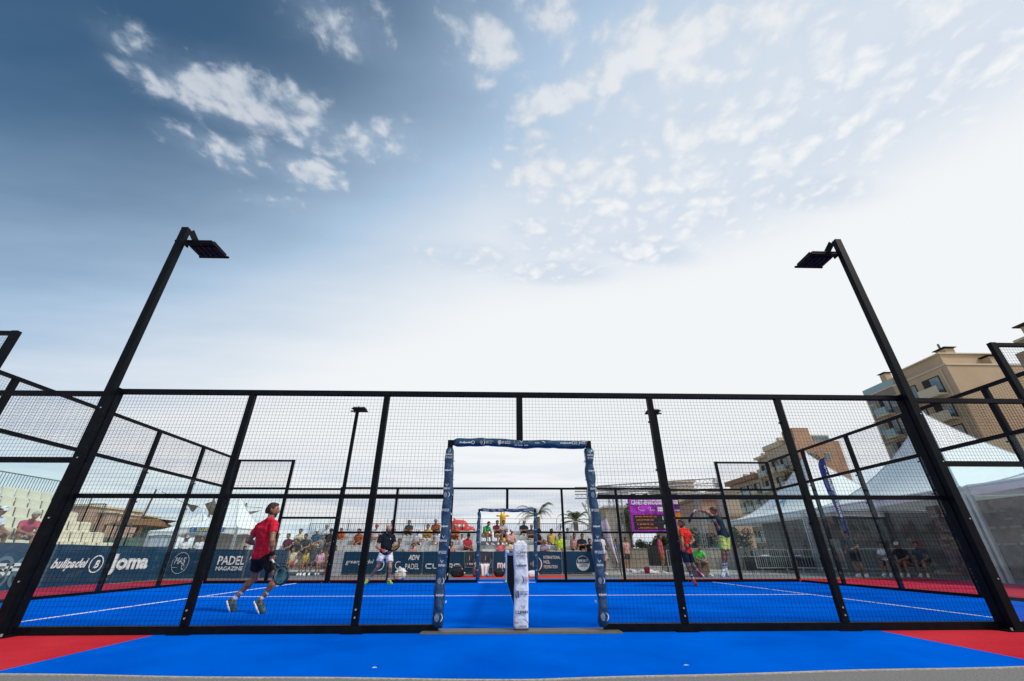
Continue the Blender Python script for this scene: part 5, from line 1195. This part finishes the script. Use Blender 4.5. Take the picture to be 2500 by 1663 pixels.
# ------------------------------------------------------------------ apartment buildings
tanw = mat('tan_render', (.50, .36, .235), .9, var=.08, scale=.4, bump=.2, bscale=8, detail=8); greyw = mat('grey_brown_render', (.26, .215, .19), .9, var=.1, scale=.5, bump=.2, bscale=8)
brickw = mat('brick_tan_render', (.44, .27, .18), .9, var=.12, scale=.6, detail=8); trim = mat('cream_trim', (.58, .50, .36), .85); wing = mat('window_pane', (.10, .17, .20), .12, var=.5, scale=1.2, spec=.8); rgl = mat('railing_glass', (.22, .33, .36), .15, var=.2, spec=.8); dark = mat('shade_and_cover_dark', (.03, .026, .024), .8)
def building(T, X, ys, z0_, floors, fh, recess, faceX=True):
    """windows and balconies on a facade at x = X facing -x; ys = list of (y centre, width, kind)"""
    yl = min(y-w_/2 for y, w_, k_ in ys)-.7; yh = max(y+w_/2 for y, w_, k_ in ys)+.6; rb = random.Random(int(X))
    for fl in range(floors):
        zb = z0_+fl*fh
        part('floor_band', MB().box(X-.045, X+.01, yl, yh, zb-.22, zb-.13), trim, T)
        for (y, w_, kind) in ys:
            if kind == 'win':
                f = part('window', MB().box(X-.06, X+.02, y-w_/2-.1, y+w_/2+.1, zb+.85, zb+2.25), trim, T); part('pane', MB().box(X-.08, X-.055, y-w_/2, y+w_/2, zb+.95, zb+2.15), wing, f); part('shutter', MB().box(X-.10, X-.082, y-w_/2, y+w_/2, zb+2.15-rb.choice((0.02, .25, .5, .9)), zb+2.15), mat('roller_shutter', (.40, .38, .34), .8), f)
            else:
                f = part('window', MB().box(X-.05, X+.02, y-w_/2, y+w_/2, zb+.1, zb+2.35), dark, T); part('pane', MB().box(X-.07, X-.045, y-w_/2+.1, y-w_/2+w_*.55, zb+.15, zb+2.2), wing, f); part('blind', MB().box(X-.085, X-.072, y-w_/2+.1, y-w_/2+w_*.55, zb+2.2-rb.choice((.05, .3, .8, 1.2)), zb+2.2), mat('roller_shutter', (.40, .38, .34), .8), f)  # dark slab on the flat wall, the balcony recess's shade put into its colour
                b = part('balcony', MB().box(X-1.1, X-.03, y-w_/2-.15, y+w_/2+.15, zb-.1, zb+.12), trim, T)
                part('railing', MB().box(X-1.12, X-1.06, y-w_/2-.12, y+w_/2+.12, zb+.12, zb+1.0), rgl if kind == 'bal' else trim, b)
                if kind == 'aw' and fl % 2: part('awning', MB().add([(X-.05, y-w_/2, zb+2.4), (X-.05, y+w_/2, zb+2.4), (X-1.3, y+w_/2, zb+2.0), (X-1.3, y-w_/2, zb+2.0), (X-.05, y-w_/2, zb+2.34), (X-.05, y+w_/2, zb+2.34), (X-1.3, y+w_/2, zb+1.94), (X-1.3, y-w_/2, zb+1.94)], [(0, 1, 2, 3), (7, 6, 5, 4), (0, 3, 7, 4), (1, 5, 6, 2), (2, 6, 7, 3), (0, 4, 5, 1)]), trim, b)
T = thing('apartment_building', 'tall tan apartment tower at the right with a plain end wall facing the court', 'building', (56, 43, 0))
part('wall', MB().box(52, 62, 37.15, 44.5, -.5, 20.6), tanw, T, label='plain tan end block')
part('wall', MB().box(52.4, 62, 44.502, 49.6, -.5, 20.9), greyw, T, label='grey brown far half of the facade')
part('parapet', MB().box(51.9, 62.05, 37.05, 44.45, 20.602, 20.8), trim, T); part('parapet', MB().box(52.3, 62.0, 44.52, 49.7, 20.902, 21.05), trim, T)
part('penthouse', MB().box(53.6, 61, 38.6, 43.8, 20.8, 22.7), tanw, T); part('penthouse', MB().box(54, 61, 45.2, 47.0, 21.05, 22.6), tanw, T)
rf = part('roof', MB().box(53.3, 61.2, 38.4, 44.0, 22.702, 22.85), trim, T)
for (x, y, h, s) in ((54, 46.8, 23.4, .45), (55.5, 39.4, 23.6, .6), (59, 38.2, 22.0, .6)):
    c = part('chimney', MB().box(x-s, x+s, y-s, y+s, 20.7, h), tanw, T); part('chimney_cover', MB().box(x-s*1.35, x+s*1.35, y-s*1.35, y+s*1.35, h+.12, h+.2), dark, c)
part('flue', MB().tube([(55.3, 39.6, 22.8), (55.3, 39.6, 24.6)], .12, 8), dsteel, T)
gr = MB(); gr.box(52.35, 52.38, 44.6, 49.6, 21.06, 21.95); part('railing', gr, rgl, T)
building(T, 52, [(39.6, 2.2, 'aw'), (42.6, 2.0, 'bal')], 0, 7, 2.92, 0)
building(T, 52.4, [(45.5, .9, 'win'), (47.0, 1.5, 'bal'), (48.9, .8, 'win')], 0, 7, 2.92, 0)
part('drainpipe', MB().tube([(51.9, 37.9, 0), (51.9, 37.9, 20.4)], .07, 8), trim, T)
T = thing('apartment_building', 'brown tower cut off at the right edge, in front of the tan tower', 'building', (52, 24, 0))
part('wall', MB().box(47.9, 60, 19, 27.8, -.5, 17.5), mat('brown_render', (.36, .26, .18), .9, var=.1, scale=.5), T); part('penthouse', MB().box(48.9, 60, 19, 27.2, 17.502, 18.6), rgl, T); part('roof', MB().box(48.2, 60.2, 19, 27.6, 18.602, 18.8), trim, T)
c = part('chimney', MB().box(48.6, 50.6, 25.4, 26.8, 18.802, 19.8), tanw, T); part('chimney_cover', MB().box(48.2, 51.0, 25.1, 27.1, 19.88, 19.98), dark, c)
for fl in range(5):
    for x in (49.6, 53.2, 56.8):
        f = part('window', MB().box(x-.9, x+.9, 18.92, 19.0, fl*2.9+.9, fl*2.9+2.3), trim, T); part('pane', MB().box(x-.8, x+.8, 18.90, 18.925, fl*2.9+1.0, fl*2.9+2.2), wing, f)
building(T, 47.9, [(21.5, 1.6, 'bal'), (24.8, 1.6, 'win')], 0, 5, 2.95, 0)
T = thing('apartment_building', 'stepped brick-coloured apartment block behind the middle tent', 'building', (60, 82, 0))
part('wall', MB().box(56, 64.7, 71.8, 81.7, -.5, 20.2), brickw, T); bw = mat('cream_render', (.46, .39, .30), .9, var=.12, scale=.5); part('wall', MB().box(56.3, 64, 81.702, 85.5, -.5, 19.2), bw, T); part('wall', MB().box(56.0, 64, 85.502, 99, -.5, 15.6), bw, T); part('facade', MB().box(55.96, 55.99, 71.85, 81.65, -.5, 20.15), bw, T)
part('penthouse', MB().box(56.5, 59.7, 72.1, 75.5, 20.2, 22.8), brickw, T); part('penthouse', MB().box(60.2, 64, 73, 79, 20.2, 21.7), trim, T); part('pane', MB().box(60.6, 63.8, 72.93, 73, 20.4, 21.4), wing, T)
part('roof', MB().box(55.7, 62, 75.6, 81.8, 20.202, 21.2), trim, T); part('roof', MB().box(55.6, 64, 81.82, 85.7, 19.202, 19.7), trim, T); part('roof', MB().box(55.0, 64.2, 85.8, 99.4, 15.602, 16.6), mat('roof_tile', (.34, .20, .13), .9, bump=.8, bscale=6), T)
for (y, h) in ((82.5, 21.0), (84.6, 20.6), (87.5, 17.6), (90.5, 17.6), (93.5, 17.6), (78, 22.3)): part('chimney', MB().box(57, 57.9, y-.4, y+.4, 13.5, h), trim, T)
building(T, 56, [(74, 1.4, 'win'), (76.5, 2.2, 'bal'), (79.4, 1.8, 'aw')], 0, 6, 3.1, 0); building(T, 56.3, [(83.5, 2.6, 'bal')], 0, 6, 3.1, 0); building(T, 56, [(87.6, 2.2, 'aw'), (90.6, 2.2, 'bal'), (93.6, 2.2, 'aw'), (96.8, 2.2, 'bal')], 0, 5, 3.1, 0)
for fl in range(5):
    for x in (58.5, 61.5): f = part('window', MB().box(x-.5, x+.5, 71.72, 71.8, fl*3.1+4.2, fl*3.1+5.6), trim, T); part('pane', MB().box(x-.42, x+.42, 71.70, 71.725, fl*3.1+4.3, fl*3.1+5.5), wing, f)
def block(label, px0, px1, ytop, Y, m, depth=10, roofm=None, rows=2, zmin=-.5, cols=None):
    a, b = at(px0, ytop, Y), at(px1, ytop, Y); h = (a.z+b.z)/2; T = thing('town_house', label, 'building', ((a.x+b.x)/2, Y+depth/2, 0), 0, 'town houses behind the scoreboard')
    part('wall', MB().box(a.x, b.x, Y, Y+depth, zmin, h), m, T); w_ = b.x-a.x
    part('roof', MB().box(a.x-.25, b.x+.25, Y-.25, Y+depth+.2, h+.002, h+.25), roofm or trim, T)
    cols = cols or max(1, int(w_/2.6)); fl = max(1, int(h/2.9))
    for i in range(cols):
        for j in range(fl):
            x = a.x+w_*(i+.5)/cols; z = .9+j*2.9
            if z+1.2 > h: continue
            f = part('window', MB().box(x-.5, x+.5, Y-.07, Y, z, z+1.25), trim, T); part('pane', MB().box(x-.42, x+.42, Y-.09, Y-.068, z+.08, z+1.17), wing, f)
tilem = MATS['roof_tile']; pinkw = mat('pink_render', (.46, .30, .23), .9, var=.1)
block('narrow beige block rising behind the truss and the scoreboard', 1648, 1692, 1178, 50, mat('beige_block', (.46, .40, .32), .9), roofm=trim)
block('low beige house left of the scoreboard', 1478, 1535, 1240, 60, mat('beige_house', (.42, .36, .28), .9))
block('pink house with a tiled roof between the leaping player and the post', 1700, 1745, 1222, 42, pinkw, roofm=tilem)
block('tan house with a flat roof right of the leaping player', 1748, 1800, 1200, 48, mat('tan_house', (.45, .33, .24), .9), roofm=trim)
block('low brick house just left of the middle tent', 1770, 1830, 1262, 40, brickw, roofm=tilem)
block('low grey house behind the palm trees', 1400, 1476, 1300, 62, greyw)

# left horizon: low bars, roofs, tents, sails
wood = mat('brown_thatch', (.22, .11, .05), .95, var=.5, scale=14, bump=.8, bscale=40)
def shack(label, px0, px1, ptop, pbot, Y, m, depth=3):
    a, b = at(px0, ptop, Y), at(px1, pbot, Y); T = thing('beach_bar', label, 'beach bar', ((a.x+b.x)/2, Y+depth/2, 0), 0, 'brown beach bars behind the left banners')
    zt2, zb2 = a.z, b.z
    rr = MB()
    rr.add([(a.x, Y, zb2), (b.x, Y, zb2), (b.x-.4, Y+depth/2, zt2), (a.x+.4, Y+depth/2, zt2), (a.x, Y+depth, zb2), (b.x, Y+depth, zb2)], [(0, 1, 2, 3), (3, 2, 5, 4), (0, 3, 4), (1, 5, 2), (0, 4, 5, 1)])
    part('roof', rr, m, T)
    for x in (a.x+.2, (a.x+b.x)/2, b.x-.2):
        for y in (Y+.1, Y+depth-.1): part('post', MB().bar((x, y, 0), (x, y, zb2), .1), wood, T)
    part('counter', MB().box(a.x+.3, b.x-.3, Y+.4, Y+.6, 0, 1.0), mat('dark_planks', (.10, .10, .08), .8, var=.4, scale=9), T)
    part('back_wall', MB().box(a.x+.3, b.x-.3, Y+depth-.3, Y+depth-.2, 0, zb2), mat('green_screen', (.14, .22, .18), .85, var=.3, scale=6), T)
shack('brown-roofed beach bar between the cream stand and the blue-grey tent', 255, 352, 1262, 1282, 24, wood)
shack('small brown beach bar right of the snack tent', 575, 640, 1280, 1302, 27, wood)
solo('privacy_screen', MB().box(at(250, 1300, 21).x, at(372, 1300, 21).x, 21, 21.1, 0, 1.75), MATS['green_screen'], 'green grey screen fence behind the chunky-lettered banner', 'screen')
a0 = at(365, 1300, 19); b0 = at(441, 1300, 19)
T = pagoda(a0.x, a0.x+3.0, 19, 22, 2.0, 3.1, 'shaded white tent with closed sides, left of the snack tent', walls=(((a0.x+.05, 19.05), (b0.x-.4, 19.05), mat('blue_grey_canvas', (.46, .52, .60), .8, bump=.3, bscale=2), 2.0),), group='white pagoda tents', vh=.2)
a1 = at(437, 1292, 18.5); b1 = at(575, 1305, 18.5)
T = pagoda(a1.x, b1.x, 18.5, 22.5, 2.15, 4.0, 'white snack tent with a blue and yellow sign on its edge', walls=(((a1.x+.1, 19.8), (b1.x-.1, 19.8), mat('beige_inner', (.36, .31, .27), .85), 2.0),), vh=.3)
sg = thing('snack_sign', 'blue sign with yellow letters on the edge of the snack tent', 'sign', (at(510, 1292, 18.4).x, 18.4, 1.9))
xa, xb = at(464, 1290, 18.4).x, at(548, 1290, 18.4).x
part('board', MB().box(xa, xb, 18.40, 18.42, 1.93, 2.14), mat('sign_blue', (.01, .13, .42), .6), sg)
F = Frame(((xa+xb)/2, 18.40, 2.035), (1, 0, 0), (0, 0, 1)); text(F, 'BUVETTE', 0, -.06, .12, ink_y, sg, fat=.03, width=(xb-xa)*.58)
for s_ in (-1, 1): ring(F, s_*(xb-xa)*.42, 0, .05, .02, ink_w, sg)
solo('market_stall', MB().box(at(574, 1300, 20).x, at(620, 1300, 20).x, 20, 20.1, 0, 1.9), mat('cream_board', (.66, .66, .60), .8), 'pale stall side panel between the snack tent and the running player', 'panel')
sailm = mat('net_sail', (.40, .36, .28), .9, var=.5, scale=9)
def sail(label, pts, Y, m=sailm):
    P = [at(x, y, Y+dy) for x, y, dy in pts]; mb = MB(); n = 8; vs = []
    if len(P) == 3: P.append(P[2])
    mb.grid(lambda u, v: tuple(P[0].lerp(P[1], u).lerp(P[3].lerp(P[2], u), v)+Vector((0, 0, -.25*math.sin(PI*u)*math.sin(PI*v)))), n, n)
    mb2 = MB().add([tuple(Vector(v)-Vector((0, 0, .012))) for v in mb.v], [f[::-1] for f in mb.f]); mb.add(mb2.v, mb2.f)
    return solo('shade_sail', mb, m, label, 'shade sail', 'shade sails above the beach bars', True)
sail('brown shade sail slung left of the snack tent', [(345, 1262, 0), (435, 1272, 0), (350, 1292, 3)], 26, wood)
sail('grey netted shade sail hanging over the snack tent peak', [(500, 1230, 0), (525, 1222, 0), (535, 1262, 2), (512, 1256, 2)], 26)
sail('small multicoloured shade sail left of the snack tent peak', [(452, 1230, 0), (485, 1235, 0), (475, 1246, 3)], 25, mat('multi_sail', (.30, .26, .2), .9, var=.8, scale=20))
sail('long thin cream shade sail right of the left mesh post', [(545, 1255, 0), (640, 1246, 4), (585, 1262, 3)], 27, mat('cream_sail', (.55, .50, .40), .9))
for i, (px, py, Y, ang) in enumerate(((320, 1215, 27, .2), (382, 1195, 26, .6), (582, 1240, 26, .1), (602, 1228, 28, 0), (524, 1215, 26, 0))):
    q = at(px, py, Y); solo('sail_mast', MB().tube([(q.x-ang, Y, 0), (q.x, Y, q.z)], .06, 8), mat('brown_mast', (.12, .07, .05), .8), 'thin brown mast for shade sails, '+('first', 'second', 'fourth', 'fifth', 'third')[i]+' from the left', 'mast', 'masts of the shade sails')
for i, (p1, p2) in enumerate((((395, 1200, 26), (490, 1240, 26)), ((545, 1225, 27), (640, 1240, 27)), ((330, 1255, 26), (430, 1265, 26)))):
    a, b = at(*p1), at(*p2); solo('cable', MB().tube([a, a.lerp(b, .5)-Vector((0, 0, .12)), b], .018, 5), dsteel, 'dark cable sagging '+('left of the snack tent peak', 'right of the left mesh post', 'under the brown shade sail')[i], 'cable', 'cables between the masts')
block2 = [(170, 218, 1236, 58), (214, 262, 1252, 60)]
for i, (x0, x1, yt, Y) in enumerate(block2): block('pinkish distant apartment house behind the rail of the cream stand, '+('the taller left one' if i == 0 else 'the lower right one'), x0, x1, yt, Y, pinkw, rows=3)

# inflatables on the beach
inf = mat('red_inflatable', (.62, .05, .04), .35, var=.1); c0 = at(1122, 1300, 26)
T = thing('inflatable_slide', 'big red inflatable animal slide behind the grey stand, left of the far doorway', 'inflatable', (c0.x, 26, 0))
def sd_part(nm, prims, m, T, k=.12, res=.06): return part(nm, np_mesh(nm, [surf(prims, res, k)], m, wl(T)), None, T)
x, z = c0.x, c0.z
sd_part('body', [((x-.5, 26, .3), (x-.2, 26, z+.2), .75, .62), ((x-.2, 26, z+.2), (x+.15, 26, z+.35), .6, .45), ((x, 26, z+.05), (x+.85, 26, z+.12), .42, .25)], inf, T)
part('horn', MB().tube([(x-.35, 26, z+.7), (x-.45, 26, z+.95)], [.14, .02], 8), inf, T, smooth=True)
sd_part('jaw', [((x+.45, 25.8, z-.12), (x+.85, 25.8, z-.05), .2, .2)], mat('pale_inflatable', (.65, .62, .45), .5), T)
for s_ in (-.25, .3): part('eye', MB().ball((x+s_*.5+.1, 25.48, z+.38), .11, 10), ink_w, T, smooth=True)
c0 = at(1227, 1300, 26); x, z = c0.x, c0.z; yin = mat('yellow_inflatable', (.78, .45, .02), .4)
T = thing('inflatable_figure', 'tall thin yellow inflatable figure with two horns above the far doorway', 'inflatable', (x, 26, 0))
sd_part('body', [((x, 26, .0), (x, 26, z+.75), .22, .19), ((x, 26, z+.75), (x, 25.95, z+1.02), .19, .22)], yin, T, .08, .05)
for s_ in (-1, 1): part('horn', MB().tube([(x+s_*.10, 26, z+1.15), (x+s_*.11, 26, z+1.48)], [.045, .04], 8), yin, T, smooth=True); part('ear', MB().ball((x+s_*.33, 26, z+1.08), .1, 8, (1.5, .5, .7)), yin, T, smooth=True)

# palms and trees
frondm = mat('palm_green', (.055, .085, .025), .7, var=.5, scale=3); trunkm = mat('palm_trunk', (.20, .14, .09), .95, bump=1, bscale=12)
def palm(px, py, Y, label, n=16, L=1.9, seed=1):
    c = at(px, py, Y); T = thing('palm_tree', label, 'palm', (c.x, Y, 0), 0, 'palms behind the grey stand'); rr = random.Random(seed)
    part('trunk', MB().tube([(c.x, Y, 0), (c.x+.06, Y, c.z*.5), (c.x, Y, c.z)], [.24, .17, .2], 10), trunkm, T, smooth=True)
    for i in range(n):
        a = 2*PI*i/n+rr.uniform(-.2, .2); el = rr.uniform(-.1, 1.2); ln = L*rr.uniform(.8, 1.1); mb = MB(); pts = []
        for k in range(9):
            t = k/8; r_ = ln*(math.cos(el)*t); zz = ln*(math.sin(el)*t-.55*t*t*t); pts.append(Vector((c.x+r_*math.cos(a), Y+r_*math.sin(a), c.z+.1+zz)))
        mb.tube(pts, [.022-.0022*k for k in range(9)], 4)
        for k in range(26):
            t = .12+.86*k/25; j = min(int(t*8), 7); p = pts[j].lerp(pts[j+1], t*8-j); d = (pts[j+1]-pts[j]).normalized(); sd2 = d.cross(Vector((0, 0, 1))).normalized()
            w_ = .42*math.sin(PI*min(1, t*.9+.12))*rr.uniform(.8, 1.1)
            for s_ in (-1, 1):
                e = p+sd2*s_*w_+d*w_*.55-Vector((0, 0, .28*w_+rr.uniform(0, .05))); mb.add([p-d*.02, p+d*.022, e], [(0, 1, 2)])
        part('frond', mb, frondm, T)
palm(1312, 1262, 29, 'palm tree right of the far doorway with long drooping fronds', seed=2, L=2.3)
palm(1405, 1275, 31, 'bushy palm tree near the right doorway post', n=20, seed=5, L=2.0)
leafm = mat('tree_leaf', (.05, .075, .022), .7, var=.6, scale=2); barkm = mat('bark', (.10, .075, .055), .95, bump=1, bscale=20)
def tree(px, py, Y, r, label, seed, n=1500, squash=.8):
    c = at(px, py, Y); T = thing('tree', label, 'tree', (c.x, Y, 0), 0, 'trees behind the scoreboard'); rr = random.Random(seed)
    tb = MB().tube([(c.x, Y, 0), (c.x+.05, Y, c.z*.6), (c.x, Y, c.z)], [.14, .10, .04], 8)
    cl = []
    for i in range(9):
        q = Vector((rr.gauss(0, .5)*r, rr.gauss(0, .5)*r, rr.gauss(0, .42)*r*squash)); cl.append(q); tb.tube([(c.x, Y, c.z*.55), (c.x+q.x*.6, Y+q.y*.6, c.z*.8+q.z*.4), (c.x+q.x, Y+q.y, c.z+q.z)], [.05, .03, .01], 5)
    part('trunk', tb, barkm, T, smooth=True); mb = MB()
    for i in range(n):
        q = rr.choice(cl); v = Vector((rr.gauss(0, 1), rr.gauss(0, 1), rr.gauss(0, 1))).normalized()*r*.42*rr.random()**.4; p = Vector((c.x, Y, c.z))+q+v
        a = Vector((rr.uniform(-1, 1), rr.uniform(-1, 1), rr.uniform(-1, 1))).normalized(); b = a.cross(Vector((rr.random(), rr.random(), 1))).normalized(); s_ = rr.uniform(.06, .12)
        mb.add([p-a*s_, p+b*s_*.5, p+a*s_, p-b*s_*.5], [(0, 1, 2, 3)])
    part('crown', mb, leafm, T, kind='stuff')
tree(1535, 1270, 34, 1.3, 'dark tree touching the left edge of the scoreboard', 1)
tree(1620, 1325, 26, .9, 'small tree under the scoreboard beside the dark post', 2)
tree(1700, 1318, 27, 1.2, 'leafy tree between the red-shirted player and the leaping player', 3)
tree(1790, 1305, 30, 1.1, 'tree right of the leaping player in front of the tan house', 4)
tree(1965, 1150, 44, 2.2, 'green tree crown showing above the tents behind the blue flag', 6, 2200)
tree(1590, 1340, 30, 1.0, 'low bushy tree behind the black cabinet', 7)
tree(1445, 1310, 36, 1.2, 'tree with brownish crown next to the right doorway post', 8)
# distant hills across the bay
hm = MB(); n = 60; vs = []
for i in range(n+1):
    x = -700+1400*i/n; vs += [(x, 1500, -1), (x, 1500, 12+16*(.5+.5*math.sin(i*.31+1))+7*math.sin(i*.9)+3*math.sin(i*2.3)), (x, 1700, -1)]
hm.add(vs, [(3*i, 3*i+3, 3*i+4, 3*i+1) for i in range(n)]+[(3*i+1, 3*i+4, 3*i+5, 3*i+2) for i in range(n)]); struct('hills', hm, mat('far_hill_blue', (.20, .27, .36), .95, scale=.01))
